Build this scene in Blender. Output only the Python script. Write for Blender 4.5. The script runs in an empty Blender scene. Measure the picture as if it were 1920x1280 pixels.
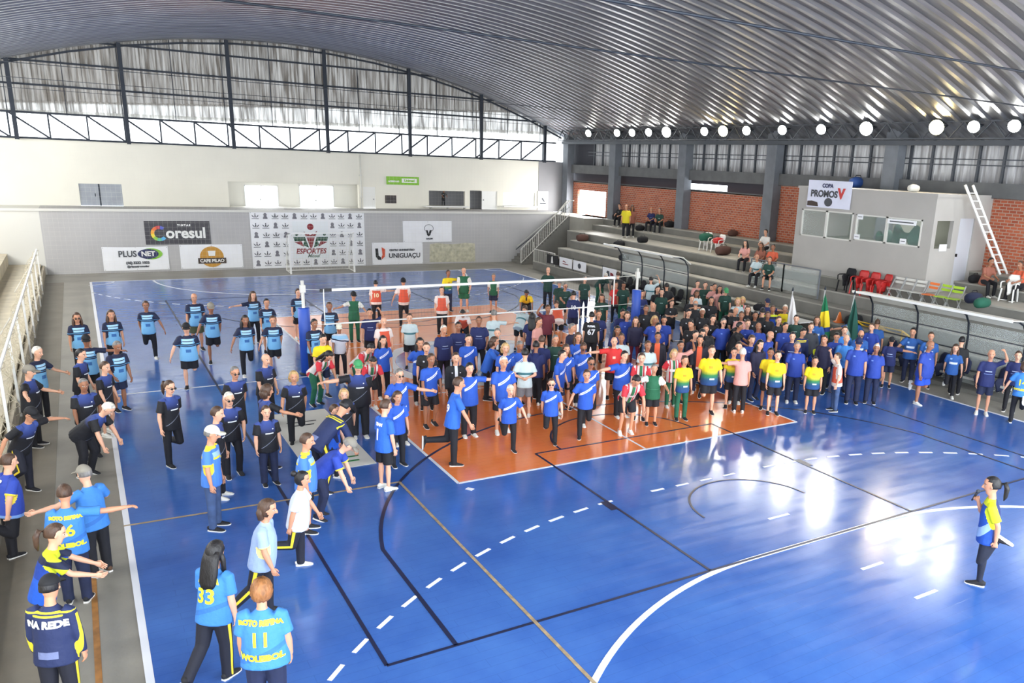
import bpy, bmesh, math, random
from mathutils import Vector, Matrix
from mathutils.bvhtree import BVHTree
import numpy as np
random.seed(7)
SC = bpy.context.scene
C = SC.collection
R = math.radians

# ---------------------------------------------------------------- camera
YAW, PITCH, ROLL = 0.5772, 0.27, 0.0436
CAM = Vector((-10.0564, -22.4987, 5.9685))
fw = Vector((math.sin(YAW)*math.cos(PITCH), math.cos(YAW)*math.cos(PITCH), -math.sin(PITCH)))
rt = Vector((math.cos(YAW), -math.sin(YAW), 0)); up = rt.cross(fw)
r2 = math.cos(ROLL)*rt + math.sin(ROLL)*up; u2 = -math.sin(ROLL)*rt + math.cos(ROLL)*up
cd = bpy.data.cameras.new('camera'); cam = bpy.data.objects.new('camera', cd); C.objects.link(cam)
cam.matrix_world = Matrix(((r2.x, u2.x, -fw.x, CAM.x), (r2.y, u2.y, -fw.y, CAM.y), (r2.z, u2.z, -fw.z, CAM.z), (0, 0, 0, 1)))
cd.sensor_width = 36; cd.lens = 1511.6446/1920*36; cd.shift_x = -173.2/1920; cd.shift_y = 89.29/1920
cd.clip_start = .05; cd.clip_end = 400
SC.camera = cam
# ---------------------------------------------------------------- sky, exposure
w = bpy.data.worlds.new('daylight'); SC.world = w; w.use_nodes = True
bg = w.node_tree.nodes['Background']; bg.inputs[0].default_value = (.86, .93, 1, 1); bg.inputs[1].default_value = 6.5
SC.view_settings.view_transform = 'Standard'; SC.view_settings.look = 'None'
SC.view_settings.gamma = 1; SC.view_settings.use_curve_mapping = False
SC.view_settings.exposure = 0.34
SC.cycles.max_bounces = 6; SC.cycles.diffuse_bounces = 4; SC.cycles.glossy_bounces = 3
SC.cycles.transmission_bounces = 4; SC.cycles.transparent_max_bounces = 16
SC.cycles.sample_clamp_indirect = 8; SC.cycles.sample_clamp_direct = 0; SC.cycles.caustics_reflective = False; SC.cycles.caustics_refractive = False
SC.cycles.use_denoising = True

def area(name, loc, rot, sx, sy, e, col=(1, 1, 1)):
    l = bpy.data.lights.new(name, 'AREA'); l.shape = 'RECTANGLE'; l.size = sx; l.size_y = sy; l.energy = e; l.color = col
    o = bpy.data.objects.new(name, l); C.objects.link(o); o.location = loc; o.rotation_euler = rot; return o
# daylight through clerestories and doors; added fill lamps at far left and near end
area('daylight_left_clerestory', (-17.2, 0, 6.7), (0, R(-72), 0), 1.6, 46, 900, (.93, .97, 1))
area('daylight_right_clerestory', (17.2, -15, 6.7), (0, R(72), 0), 1.4, 16, 300, (.93, .97, 1))
area('left_far_fill', (-17.3, 13, 4.6), (0, R(-88), 0), 2.4, 18, 750, (1, .98, .94))  # added area lamp to brighten the back wall; the left wall has no windows
area('daylight_doorway', (17.72, 22.3, 3.65), (0, R(70), 0), 1.4, 3.3, 300, (1, .99, .97))
for _x, _w in ((-1.42, 1.7), (1.55, 1.9)): area('daylight_lobby_door', (_x, 26.7, 3.6), (R(-90), 0, 0), _w*.9, 1.0, 45, (1, .99, .97))
area('near_end_fill', (0, -27.5, 8), (R(78), 0, 0), 30, 4, 500, (.95, .98, 1))  # added soft frontal fill; the unseen near end is left open for light

# ---------------------------------------------------------------- helpers
def lin(c):
    return tuple((x/255/12.92 if x/255 <= .04045 else ((x/255+.055)/1.055)**2.4) for x in c) + (1,)
def tag(o, label=None, cat=None, group=None, kind=None):
    if label: o['label'] = label
    if cat: o['category'] = cat
    if group: o['group'] = group
    if kind: o['kind'] = kind
    return o
def empty(name, loc=(0, 0, 0), rz=0, label=None, cat=None, group=None):
    o = bpy.data.objects.new(name, None); C.objects.link(o); o.location = loc; o.rotation_euler = (0, 0, rz)
    o.empty_display_size = .2
    return tag(o, label, cat, group)
def link(name, me, parent=None, loc=None):
    o = bpy.data.objects.new(name, me); C.objects.link(o)
    if parent: o.parent = parent
    if loc: o.location = loc
    return o
def mat(name, col, rough=.6, metal=0, noise=0, nscale=4, bump=0, bscale=30, spec=.5, emit=None, es=0, alpha=1, coords='Object', stretch=(1, 1, 1)):
    m = bpy.data.materials.new(name); m.use_nodes = True; nt = m.node_tree; b = nt.nodes['Principled BSDF']
    c = lin(col); b.inputs['Base Color'].default_value = c; b.inputs['Roughness'].default_value = rough
    b.inputs['Metallic'].default_value = metal; b.inputs['Specular IOR Level'].default_value = spec; b.inputs['Alpha'].default_value = alpha
    if emit: b.inputs['Emission Color'].default_value = lin(emit); b.inputs['Emission Strength'].default_value = es
    if noise or bump:
        tc = nt.nodes.new('ShaderNodeTexCoord'); mp = nt.nodes.new('ShaderNodeMapping'); mp.inputs['Scale'].default_value = stretch
        nt.links.new(tc.outputs[coords], mp.inputs[0])
    if noise:
        n = nt.nodes.new('ShaderNodeTexNoise'); n.inputs['Scale'].default_value = nscale; n.inputs['Detail'].default_value = 6
        nt.links.new(mp.outputs[0], n.inputs['Vector'])
        r = nt.nodes.new('ShaderNodeValToRGB'); r.color_ramp.elements[0].position = .3; r.color_ramp.elements[1].position = .7
        r.color_ramp.elements[0].color = tuple(x*(1-noise) for x in c[:3])+(1,); r.color_ramp.elements[1].color = tuple(min(1, x*(1+noise)) for x in c[:3])+(1,)
        nt.links.new(n.outputs['Fac'], r.inputs[0]); nt.links.new(r.outputs[0], b.inputs['Base Color'])
    if bump:
        n = nt.nodes.new('ShaderNodeTexNoise'); n.inputs['Scale'].default_value = bscale; n.inputs['Detail'].default_value = 4
        nt.links.new(mp.outputs[0], n.inputs['Vector'])
        bp = nt.nodes.new('ShaderNodeBump'); bp.inputs['Strength'].default_value = bump; bp.inputs['Distance'].default_value = .02
        nt.links.new(n.outputs['Fac'], bp.inputs['Height']); nt.links.new(bp.outputs[0], b.inputs['Normal'])
    return m
class MB:
    def __init__(s): s.v = []; s.f = []; s.mi = []; s.sm = []
    def add(s, vs, fs, mi=0, smooth=False):
        n = len(s.v); s.v += [tuple(v) for v in vs]; s.f += [tuple(i+n for i in f) for f in fs]; s.mi += [mi]*len(fs); s.sm += [smooth]*len(fs); return s
    def box(s, a, b, mi=0):
        (x0, y0, z0), (x1, y1, z1) = a, b
        return s.add([(x0, y0, z0), (x1, y0, z0), (x1, y1, z0), (x0, y1, z0), (x0, y0, z1), (x1, y0, z1), (x1, y1, z1), (x0, y1, z1)],
                     [(0, 3, 2, 1), (4, 5, 6, 7), (0, 1, 5, 4), (1, 2, 6, 5), (2, 3, 7, 6), (3, 0, 4, 7)], mi)
    def bar(s, p, q, w=.05, h=None, mi=0):
        p, q = Vector(p), Vector(q); d = (q-p).normalized(); h = h or w
        a = Vector((0, 0, 1)) if abs(d.z) < .95 else Vector((1, 0, 0))
        x = d.cross(a).normalized()*w/2; y = x.cross(d).normalized()*h/2
        return s.add([p-x-y, p+x-y, p+x+y, p-x+y, q-x-y, q+x-y, q+x+y, q-x+y],
                     [(0, 3, 2, 1), (4, 5, 6, 7), (0, 1, 5, 4), (1, 2, 6, 5), (2, 3, 7, 6), (3, 0, 4, 7)], mi)
    def tube(s, pts, rad, n=8, mi=0, ref=(0, 1, 0), cap=True):
        pts = [Vector(p) for p in pts]; ref = Vector(ref); rings = []; L = len(pts)
        if not isinstance(rad, (list, tuple)): rad = [rad]*L
        for i, p in enumerate(pts):
            d = (pts[min(i+1, L-1)]-pts[max(i-1, 0)]).normalized()
            a = ref-ref.dot(d)*d
            if a.length < .05: a = Vector((1, 0, 0))-d.x*d
            if a.length < .05: a = Vector((0, 1, 0))-d.y*d
            a.normalize(); b = d.cross(a)
            r = rad[i]; ra, rb = (r, r) if not isinstance(r, (list, tuple)) else r
            rings.append([p+b*(ra*math.cos(6.28318*k/n))+a*(rb*math.sin(6.28318*k/n)) for k in range(n)])
        vs = [v for r in rings for v in r]; fs = []
        for i in range(L-1):
            for k in range(n):
                k2 = (k+1) % n; fs.append((i*n+k, i*n+k2, (i+1)*n+k2, (i+1)*n+k))
        if cap: fs += [tuple(range(n))[::-1], tuple((L-1)*n+k for k in range(n))]
        return s.add(vs, fs, mi, True)
    def prism(s, poly, z0, z1, axis='z', mi=0):
        def P(a, b, c): return {'z': (a, b, c), 'y': (a, c, b), 'x': (c, a, b)}[axis]
        n = len(poly); vs = [P(a, b, z0) for a, b in poly]+[P(a, b, z1) for a, b in poly]
        fs = [tuple(range(n))[::-1], tuple(range(n, 2*n))]+[(i, (i+1) % n, (i+1) % n+n, i+n) for i in range(n)]
        return s.add(vs, fs, mi)
    def mesh(s, name, mats=()):
        me = bpy.data.meshes.new(name); me.from_pydata(s.v, [], s.f); me.update()
        for m in (mats if isinstance(mats, (list, tuple)) else [mats]): me.materials.append(m)
        me.polygons.foreach_set('material_index', s.mi); me.polygons.foreach_set('use_smooth', s.sm)
        bm = bmesh.new(); bm.from_mesh(me); bmesh.ops.recalc_face_normals(bm, faces=bm.faces); bm.to_mesh(me); bm.free()
        return me
    def build(s, name, mats, parent=None, loc=None): return link(name, s.mesh(name, mats), parent, loc)
def struct(o, label=None): o['kind'] = 'structure'; return tag(o, label)
def copy_tree(o, parent=None):
    c = o.copy(); C.objects.link(c)
    if parent: c.parent = parent
    for ch in list(o.children): copy_tree(ch, c)
    return c
def text_mesh(s, size, extrude=.002, bold=0, align='CENTER'):
    cu = bpy.data.curves.new('t', 'FONT'); cu.body = s; cu.size = size; cu.extrude = extrude; cu.offset = bold; cu.align_x = align; cu.align_y = 'CENTER'; cu.resolution_u = 3
    ob = bpy.data.objects.new('t', cu); C.objects.link(ob)
    me = bpy.data.meshes.new_from_object(ob.evaluated_get(bpy.context.evaluated_depsgraph_get()))
    bpy.data.objects.remove(ob); return me
def wtext(s, x, z, y, size, m, parent, sx=1, bold=.01, shear=0, name='lettering', align='CENTER'):
    """lettering facing -Y on a wall; parent at world origin"""
    me = text_mesh(s, size, .002, bold, align)
    for v in me.vertices: v.co = Vector((x+(v.co.x+shear*v.co.y)*sx, y-v.co.z, z+v.co.y))
    me.materials.clear(); me.materials.append(m); return link(name, me, parent)

# ---------------------------------------------------------------- materials
M = {}
M['steel'] = mat('dark_painted_steel', (38, 44, 54), .55, .3)
M['steel2'] = mat('grey_painted_steel', (70, 74, 80), .5, .3)
M['conc'] = mat('grey_floor_concrete', (142, 138, 128), .42, 0, .16, .9, .15, 12)
M['concd'] = mat('dark_floor_strip', (118, 111, 98), .5, 0, .16, 1.3, .1, 12)
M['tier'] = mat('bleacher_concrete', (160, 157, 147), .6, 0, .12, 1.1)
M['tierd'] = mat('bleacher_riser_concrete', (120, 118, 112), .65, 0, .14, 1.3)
M['grey'] = mat('grey_plaster', (182, 180, 179), .75, 0, .06, .8)
M['greyd'] = mat('dark_grey_plaster', (150, 149, 151), .75, 0, .06, .8)
M['col'] = mat('grey_concrete_column', (112, 116, 122), .7, 0, .12, 2)
M['beam'] = mat('grey_concrete_beam', (98, 99, 99), .7, 0, .15, 2)
M['white'] = mat('white_paint', (236, 235, 230), .5)
M['white2'] = mat('off_white_paint', (214, 212, 204), .55)
M['black'] = mat('black_paint', (22, 22, 26), .5)
M['cloth_w'] = mat('white_vinyl', (238, 238, 240), .45, 0, .03, 2)
M['red'] = mat('red_plastic', (196, 44, 42), .4)
M['green'] = mat('lime_plastic', (168, 205, 40), .4)
M['orange'] = mat('orange_plastic', (236, 120, 50), .4)
M['navy'] = mat('navy_fabric', (26, 34, 62), .8)
M['blackf'] = mat('black_fabric', (24, 24, 28), .85)
M['brownf'] = mat('brown_fabric', (88, 60, 52), .85)
M['greenf'] = mat('green_fabric', (30, 92, 72), .8)
M['bluep'] = mat('blue_padding', (36, 78, 176), .45)
M['chrome'] = mat('aluminium', (205, 207, 205), .35, .6)
M['yellow'] = mat('yellow_plastic', (232, 186, 50), .4)
M['gold'] = mat('gold_ink', (196, 142, 44), .5)
M['brown'] = mat('dark_brown_ink', (60, 44, 34), .5)
M['ink'] = mat('dark_grey_ink', (72, 74, 80), .6)
M['maroon'] = mat('maroon_ink', (134, 34, 44), .6)
M['dgreen'] = mat('dark_green_ink', (30, 76, 56), .6)
M['dblue'] = mat('navy_ink', (34, 40, 84), .5)
M['signg'] = mat('bright_green_sign', (128, 188, 40), .4)
M['lamp'] = mat('floodlight_white', (255, 255, 255), .5, emit=(255, 252, 240), es=60)
M['lampw'] = mat('floodlight_warm', (255, 255, 255), .5, emit=(255, 226, 160), es=60)
M['net'] = mat('net_cord', (225, 222, 210), .8)

def glass(name, col=(225, 235, 232), a=.25, rough=.1):
    m = bpy.data.materials.new(name); m.use_nodes = True; nt = m.node_tree; nt.nodes.clear()
    o = nt.nodes.new('ShaderNodeOutputMaterial'); mx = nt.nodes.new('ShaderNodeMixShader'); t = nt.nodes.new('ShaderNodeBsdfTransparent')
    g = nt.nodes.new('ShaderNodeBsdfPrincipled'); g.inputs['Base Color'].default_value = lin(col); g.inputs['Roughness'].default_value = rough
    mx.inputs[0].default_value = a; nt.links.new(t.outputs[0], mx.inputs[1]); nt.links.new(g.outputs[0], mx.inputs[2]); nt.links.new(mx.outputs[0], o.inputs[0]); return m
M['glass'] = glass('clear_panel', a=.18)
M['glassb'] = glass('booth_glass', (190, 205, 200), .12)
M['poly'] = glass('white_polycarbonate', (240, 240, 232), .8, .3)

def brick_mat():
    m = mat('red_brick', (180, 92, 62), .8); nt = m.node_tree; b = nt.nodes['Principled BSDF']
    tc = nt.nodes.new('ShaderNodeTexCoord'); mp = nt.nodes.new('ShaderNodeMapping'); mp.inputs['Rotation'].default_value = (R(90), 0, R(90))
    br = nt.nodes.new('ShaderNodeTexBrick'); br.inputs['Scale'].default_value = 1; br.inputs['Brick Width'].default_value = .26; br.inputs['Row Height'].default_value = .11
    br.inputs['Mortar Size'].default_value = .014; br.inputs['Color1'].default_value = lin((186, 98, 66)); br.inputs['Color2'].default_value = lin((150, 70, 48)); br.inputs['Mortar'].default_value = lin((176, 150, 132)); br.inputs['Bias'].default_value = -.2
    sp = nt.nodes.new('ShaderNodeSeparateXYZ'); cb = nt.nodes.new('ShaderNodeCombineXYZ')
    nt.links.new(tc.outputs['Object'], sp.inputs[0]); nt.links.new(sp.outputs[1], cb.inputs[0]); nt.links.new(sp.outputs[2], cb.inputs[1])
    nt.links.new(cb.outputs[0], br.inputs[0]); nt.links.new(br.outputs[0], b.inputs['Base Color'])
    bp = nt.nodes.new('ShaderNodeBump'); bp.inputs['Strength'].default_value = .5; bp.invert = True; nt.links.new(br.outputs['Fac'], bp.inputs['Height']); nt.links.new(bp.outputs[0], b.inputs['Normal'])
    return m
M['brick'] = brick_mat()

def court_mat(name, col, col2, rough=.2):
    """glossy interlocking sports tiles: faint long board joints, scuffs, uneven gloss"""
    m = mat(name, col, rough); nt = m.node_tree; b = nt.nodes['Principled BSDF']; N = nt.nodes.new; Lk = nt.links.new
    tc = N('ShaderNodeTexCoord'); br = N('ShaderNodeTexBrick'); br.inputs['Scale'].default_value = 1; br.offset = .37
    br.inputs['Brick Width'].default_value = 1.9; br.inputs['Row Height'].default_value = .17; br.inputs['Mortar Size'].default_value = .006; br.inputs['Mortar Smooth'].default_value = .4
    rm = N('ShaderNodeMapping'); rm.inputs['Rotation'].default_value = (0, 0, R(0)); Lk(tc.outputs['Object'], rm.inputs[0]); Lk(rm.outputs[0], br.inputs[0])
    n1 = N('ShaderNodeTexNoise'); n1.inputs['Scale'].default_value = .55; n1.inputs['Detail'].default_value = 7; n1.inputs['Roughness'].default_value = .65; Lk(tc.outputs['Object'], n1.inputs['Vector'])
    mp = N('ShaderNodeMapping'); mp.inputs['Scale'].default_value = (.35, 2.2, 1); Lk(tc.outputs['Object'], mp.inputs[0])
    n2 = N('ShaderNodeTexNoise'); n2.inputs['Scale'].default_value = 2; n2.inputs['Detail'].default_value = 6; Lk(mp.outputs[0], n2.inputs['Vector'])
    mx = N('ShaderNodeMix'); mx.data_type = 'RGBA'; mx.inputs['A'].default_value = lin(col); mx.inputs['B'].default_value = lin(col2)
    r = N('ShaderNodeValToRGB'); r.color_ramp.elements[0].position = .35; r.color_ramp.elements[1].position = .68; Lk(n1.outputs['Fac'], r.inputs[0]); Lk(r.outputs[0], mx.inputs['Factor'])
    mm = N('ShaderNodeMix'); mm.data_type = 'RGBA'; mm.blend_type = 'MULTIPLY'; mm.inputs['Factor'].default_value = 1
    jr = N('ShaderNodeMapRange'); jr.inputs['To Min'].default_value = 1; jr.inputs['To Max'].default_value = .86; Lk(br.outputs['Fac'], jr.inputs['Value'])
    Lk(mx.outputs['Result'], mm.inputs['A']); Lk(jr.outputs[0], mm.inputs['B']); Lk(mm.outputs['Result'], b.inputs['Base Color'])
    rr = N('ShaderNodeMapRange'); rr.inputs['From Min'].default_value = .3; rr.inputs['From Max'].default_value = .7; rr.inputs['To Min'].default_value = rough*.7; rr.inputs['To Max'].default_value = rough*1.35
    Lk(n2.outputs['Fac'], rr.inputs['Value']); Lk(rr.outputs[0], b.inputs['Roughness'])
    ad = N('ShaderNodeMath'); ad.operation = 'MULTIPLY_ADD'; ad.inputs[1].default_value = -.35; Lk(br.outputs['Fac'], ad.inputs[0]); Lk(n2.outputs['Fac'], ad.inputs[2])
    b.inputs['Specular IOR Level'].default_value = .8; bp = N('ShaderNodeBump'); bp.inputs['Strength'].default_value = .07; bp.inputs['Distance'].default_value = .01; Lk(ad.outputs[0], bp.inputs['Height']); Lk(bp.outputs[0], b.inputs['Normal'])
    return m
M['blue'] = court_mat('blue_court_surface', (50, 92, 168), (68, 112, 184), .19)
M['orangec'] = court_mat('orange_court_surface', (232, 118, 52), (240, 136, 70), .2)
M['lw'] = mat('white_line_paint', (232, 234, 240), .35); M['lk'] = mat('black_line_paint', (26, 32, 62), .35); M['ly'] = mat('worn_yellow_line_paint', (160, 140, 110), .45, 0, .3, 9)
M['lo'] = mat('worn_orange_line_paint', (160, 112, 60), .5, 0, .3, 6)

# ---------------------------------------------------------------- floor and court
struct(MB().box((-17.6, -27, -.3), (17.6, 25.4, 0)).build('floor', M['conc']), 'polished grey concrete floor around the court')
struct(MB().box((-11.62, -20, 0.0), (-10.95, 20.2, .004)).build('floor', M['concd']), 'darker worn concrete strip along the net fence')
court = struct(MB().box((-9.95, -20, 0), (10.1, 20, .006)).build('floor', M['blue']), 'glossy blue sports court surface')
MB().box((-4.5, -9, .006), (4.5, 9, .010)).build('volleyball_area', M['orangec'], court)
Z0, Z1 = .008, .0125
MB().prism([(2.6*math.cos(t*.1309), 2.6*math.sin(t*.1309)) for t in range(48)], .0095, .0105).build('centre_disc', M['blue'], court)
def line(mb, a, b, w):
    a, b = Vector(a), Vector(b); d = (b-a).normalized(); n = Vector((-d.y, d.x))*w/2
    mb.prism([tuple(a-n), tuple(b-n), tuple(b+n), tuple(a+n)], Z0, Z1)
def arc(mb, c, r, a0, a1, w, n=40, dash=None):
    k = 0; tot = abs(a1-a0)*math.pi/180*r
    segs = n if not dash else int(tot/(dash[0]+dash[1]))
    for i in range(segs):
        if dash:
            s0 = i*(dash[0]+dash[1])/tot; s1 = s0+dash[0]/tot
        else: s0, s1 = i/segs, (i+1)/segs
        t0, t1 = R(a0+(a1-a0)*s0), R(a0+(a1-a0)*s1)
        P = lambda rr, t: (c[0]+rr*math.cos(t), c[1]+rr*math.sin(t))
        mb.prism([P(r-w/2, t0), P(r+w/2, t0), P(r+w/2, t1), P(r-w/2, t1)], Z0, Z1)
wl = MB(); L = wl
for x in (-9.95, 10.1): line(L, (x, -20), (x, 20.0), .09)
for y in (-20, 20): line(L, (-9.95, y), (10.1, y), .09)
line(L, (-9.95, 0), (-4.5, 0), .06); line(L, (4.5, 0), (10.1, 0), .06)
for sg in (-1, 1):
    arc(L, (-1.5, sg*20), 6, sg*-180 if sg > 0 else 180, sg*-90 if sg > 0 else 90, .09); arc(L, (1.5, sg*20), 6, sg*-90, 0, .09)
    line(L, (-1.5, sg*14), (1.5, sg*14), .09)
    arc(L, (-1.5, sg*20), 9, -sg*160, -sg*90, .06, dash=(.32, .26)); arc(L, (1.5, sg*20), 9, -sg*90, -sg*20, .06, dash=(.32, .26))
    for k in range(5): line(L, (-1.4+k*.6, sg*11), (-1.1+k*.6, sg*11), .06)
    for yy in (13, 15.1, 16.1): line(L, (-.25, sg*yy), (.25, sg*yy), .06)
for x in (-4.5, 4.5): line(L, (x, -9), (x, 9), .06)
for y in (-9, 9): line(L, (-4.5, y), (4.5, y), .06)
for y in (-3, 3): line(L, (-4.5, y), (4.5, y), .05)
line(L, (-4.46, -9.3), (-4.38, -9.42), .1)
arc(L, (0, 0), 2.82, 0, 360, .42, 64)
for sx, sy in ((1, 1), (-1, 1)): arc(L, (sx*10.05, sy*20), 1.0, 180 if sx > 0 else -90, 270 if sx > 0 else 0, .06, 8)
line(L, (-.1, -9), (.06, -3), .05)
wl.build('white_court_lines', M['lw'], court)
kl = MB(); Z0, Z1 = .0095, .0135; L = kl
for x in (-7.5, 7.5): line(L, (x, -14), (x, 14), .05)
for sg in (-1, 1):
    line(L, (-7.5, sg*14), (7.5, sg*14), .05)
    for x in (-2.42, 2.42): line(L, (x, sg*14), (x, sg*8.2), .05)
    line(L, (-2.42, sg*8.2), (2.42, sg*8.2), .05)
    arc(L, (0, sg*8.2), 1.8, 0, -sg*180, .05); arc(L, (0, sg*12.42), 1.25, 0, -sg*180, .04)
    for x in (-6.6, 6.6): line(L, (x, sg*14), (x, sg*11), .06)
    a = math.degrees(math.acos(6.6/6.75)); arc(L, (0, sg*12.42), 6.75, -sg*a, -sg*(180-a), .06, 50)
    for x in (-2.5, 2.5): line(L, (x, sg*(14-2.6)), (x, sg*(14-3.0)), .12)
kl.build('black_court_lines', M['lk'], court)
yl = MB(); L = yl; Z0, Z1 = .0105, .0145
line(L, (-5.47, -8.45), (-5.47, -20), .05); line(L, (-10, -8.3), (-5.45, -8.45), .05)
yl.build('worn_yellow_court_lines', M['ly'], court)
ol = MB(); Z0, Z1 = .0, .006
line(ol, (-10.45, -9.8), (-10.45, -20), .07); struct(ol.build('floor', M['lo']), 'faded orange line on the grey strip')
mt = empty('floor_sticker', (0, 0, 0), 0, 'large white printed sheet stuck flat on the blue court with green strokes', 'floor mat')
MB().box((-6.85, -7.3, .009), (-5.55, -3.2, .016)).build('sheet', M['white2'], mt)
g = MB(); g.box((-6.3, -6.75, .016), (-5.75, -6.68, .019)); g.box((-6.45, -7.0, .016), (-5.8, -6.93, .019)); g.box((-6.6, -6.9, .016), (-6.3, -6.6, .019)); g.build('green_mark', mat('green_print', (30, 120, 56), .5), mt)
g = MB(); g.box((-6.6, -4.3, .016), (-6.05, -4.24, .019)); g.box((-6.6, -4.05, .016), (-5.95, -4.0, .019)); g.build('black_mark', M['black'], mt)

# ---------------------------------------------------------------- vaulted roof
def roof_z(x): return 11.55-.0128*x*x
def roof():
    mb = MB(); per = .58; ys = []; y = -24.0; k = 0
    prof = [(0, 0), (.30, 0), (.36, .085), (.52, .085)]
    while y < 26:
        for a, b in prof: ys.append((y+a, b))
        y += per
    nx = 56; xs = [-18.2+36.4*i/nx for i in range(nx+1)]
    vs = []
    for yy, b in ys:
        for x in xs: vs.append((x, yy, roof_z(x)-b))
    n = nx+1; fs = [(i*n+j, i*n+j+1, (i+1)*n+j+1, (i+1)*n+j) for i in range(len(ys)-1) for j in range(nx)]
    mb.add(vs, fs, 0, False); return mb
m = mat('galvanised_roof_sheet', (150, 152, 158), .36, .75, .22, 1.2, 0, stretch=(.25, 6, 1))
struct(roof().build('ceiling', m), 'vaulted ceiling of corrugated galvanised sheets')
tr = MB()
for y, z in ((-8.2, 8.12), (-13, 8.0)): tr.tube([(-17.5, y, z), (17.5, y, z)], .02, 6)
for y in (5.96, 12.6, 19.5): tr.tube([(-17.5, y, 8.0), (17.5, y, 8.0)], .010, 5)
struct(tr.build('trim_1', M['steel']), 'dark tie rods crossing under the vault')

# ---------------------------------------------------------------- walls
def wall_holes(axis, pos, th, u0, u1, z0, z1, holes):
    us = sorted({u0, u1, *[h[0] for h in holes], *[h[1] for h in holes]}); zs = sorted({z0, z1, *[h[2] for h in holes], *[h[3] for h in holes]})
    mb = MB()
    for i in range(len(us)-1):
        for j in range(len(zs)-1):
            cu, cz = (us[i]+us[i+1])/2, (zs[j]+zs[j+1])/2
            if any(h[0] < cu < h[1] and h[2] < cz < h[3] for h in holes): continue
            if axis == 'y': mb.box((us[i], pos, zs[j]), (us[i+1], pos+th, zs[j+1]))
            else: mb.box((pos, us[i], zs[j]), (pos+th, us[i+1], zs[j+1]))
    return mb
YB = 22.95
struct(MB().box((-11.6, YB, 0), (15.6, 25.4, 3.0)).build('wall_back', M['grey']), 'three metre grey wall behind the far goal')
struct(MB().box((-17.6, YB, 0), (-11.6, 25.4, 3.0)).build('wall_back', M['white2']), 'pale end of the low back wall behind the net')
struct(MB().box((-17.6, YB-.05, 2.9), (15.62, YB, 3.02)).build('trim_2', M['white2']), 'thin pale ledge on the grey wall')
mb = MB(); Lt = []
wpaint = mat('white_block_wall', (232, 228, 214), .7, 0, .04, .5)
holes = [(-9.93, -8.12, 3.0, 4.06), (-3.23, 3.67, 3.0, 4.33), (3.91, 4.64, 3.0, 4.21), (7.89, 10.22, 3.2, 4.08), (10.55, 11.34, 3.0, 4.14), (11.34, 12.4, 3.0, 4.12), (12.8, 15.1, 3.25, 4.08)]
struct(wall_holes('y', 25.4, .2, -17.6, 15.32, 3.0, 6.07, holes).build('wall_back', wpaint), 'white block wall above the far gallery')
struct(MB().box((15.32, 25.38, 2.9), (17.4, 25.6, 6.07)).build('wall_back', M['greyd']), 'grey painted end of the upper back wall')
# lobby behind the wide opening with two bright glazed doors
lb = wall_holes('y', 26.4, .1, -3.4, 3.9, 3.0, 4.5, [(-2.29, -.55, 3.0, 4.13), (.59, 2.5, 3.0, 4.2)])
lb.box((-3.45, 25.6, 3), (-3.35, 26.4, 4.5)); lb.box((3.85, 25.6, 3), (3.95, 26.4, 4.5)); lb.box((-3.4, 25.6, 4.4), (3.9, 26.4, 4.5)); lb.box((-3.4, 25.4, 2.9), (3.9, 26.5, 3.0))
struct(lb.build('wall_back', M['white2']), 'cream lobby wall behind the wide opening')
for i, (a, b, t) in enumerate(((-2.29, -.55, 4.13), (.59, 2.5, 4.2))):
    f = MB(); mid = (a+b)/2
    for x in (a, mid-.02, b-.05): f.box((x, 26.36, 3), (x+.05, 26.42, t))
    f.box((a, 26.36, t-.05), (b, 26.42, t)); o = struct(f.build('door_%d' % (i+1), M['chrome']), 'glazed lobby door, %s of the pair' % ('left' if i == 0 else 'right'))
    MB().box((a+.05, 26.38, 3), (b-.05, 26.39, t-.05)).build('pane', M['glass'], o)
    h = MB(); h.box((mid-.1, 26.3, 3.3), (mid-.06, 26.34, 3.42)); h.build('door_handle', M['black'], o)
d = struct(MB().box((-9.93, 25.46, 3), (-8.12, 25.5, 4.06)).build('door_3', mat('grey_steel_door', (150, 154, 160), .5, .2, .1, 2)), 'grey double steel door on the far gallery')
g = MB(); g.box((-9.12, 25.44, 3), (-9.06, 25.46, 4.06)); g.box((-9.3, 25.42, 3.45), (-9.26, 25.46, 3.6)); g.build('door_handle', M['steel'], d)
d = struct(MB().box((3.91, 25.45, 3), (4.64, 25.5, 4.21)).build('door_4', M['white']), 'plain white door right of the lobby')
MB().box((4.5, 25.4, 3.5), (4.56, 25.45, 3.54)).build('door_handle', M['steel'], d)
d = struct(MB().box((11.38, 25.45, 3), (12.4, 25.5, 4.12)).build('door_5', M['white']), 'white door beside the snack counter')
MB().box((11.45, 25.4, 3.55), (11.5, 25.45, 3.6)).build('door_handle', M['steel'], d)
bx = MB(); bx.box((7.6, 27.2, 2.9), (12.6, 27.3, 4.6)); bx.box((7.5, 25.6, 2.9), (7.6, 27.3, 4.6)); bx.box((12.5, 25.6, 2.9), (12.6, 27.3, 4.6)); bx.box((7.5, 25.6, 4.5), (12.6, 27.3, 4.6)); bx.box((7.5, 25.6, 2.85), (12.6, 27.3, 2.95))
struct(bx.build('wall_back', M['greyd']), 'grey tiled kitchen room behind the counter')
ct = empty('snack_counter', (0, 0, 0), 0, 'white serving ledge under the snack bar opening on the far gallery', 'counter')
MB().box((7.5, 24.95, 3.12), (10.35, 25.395, 3.2)).build('ledge', M['white'], ct); g = MB()
for x in (7.9, 9.0, 10.1): g.prism([(24.98, 3.12), (25.4, 3.12), (25.4, 2.98)], x, x+.05, 'x')
g.build('bracket', M['white2'], ct)
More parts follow.
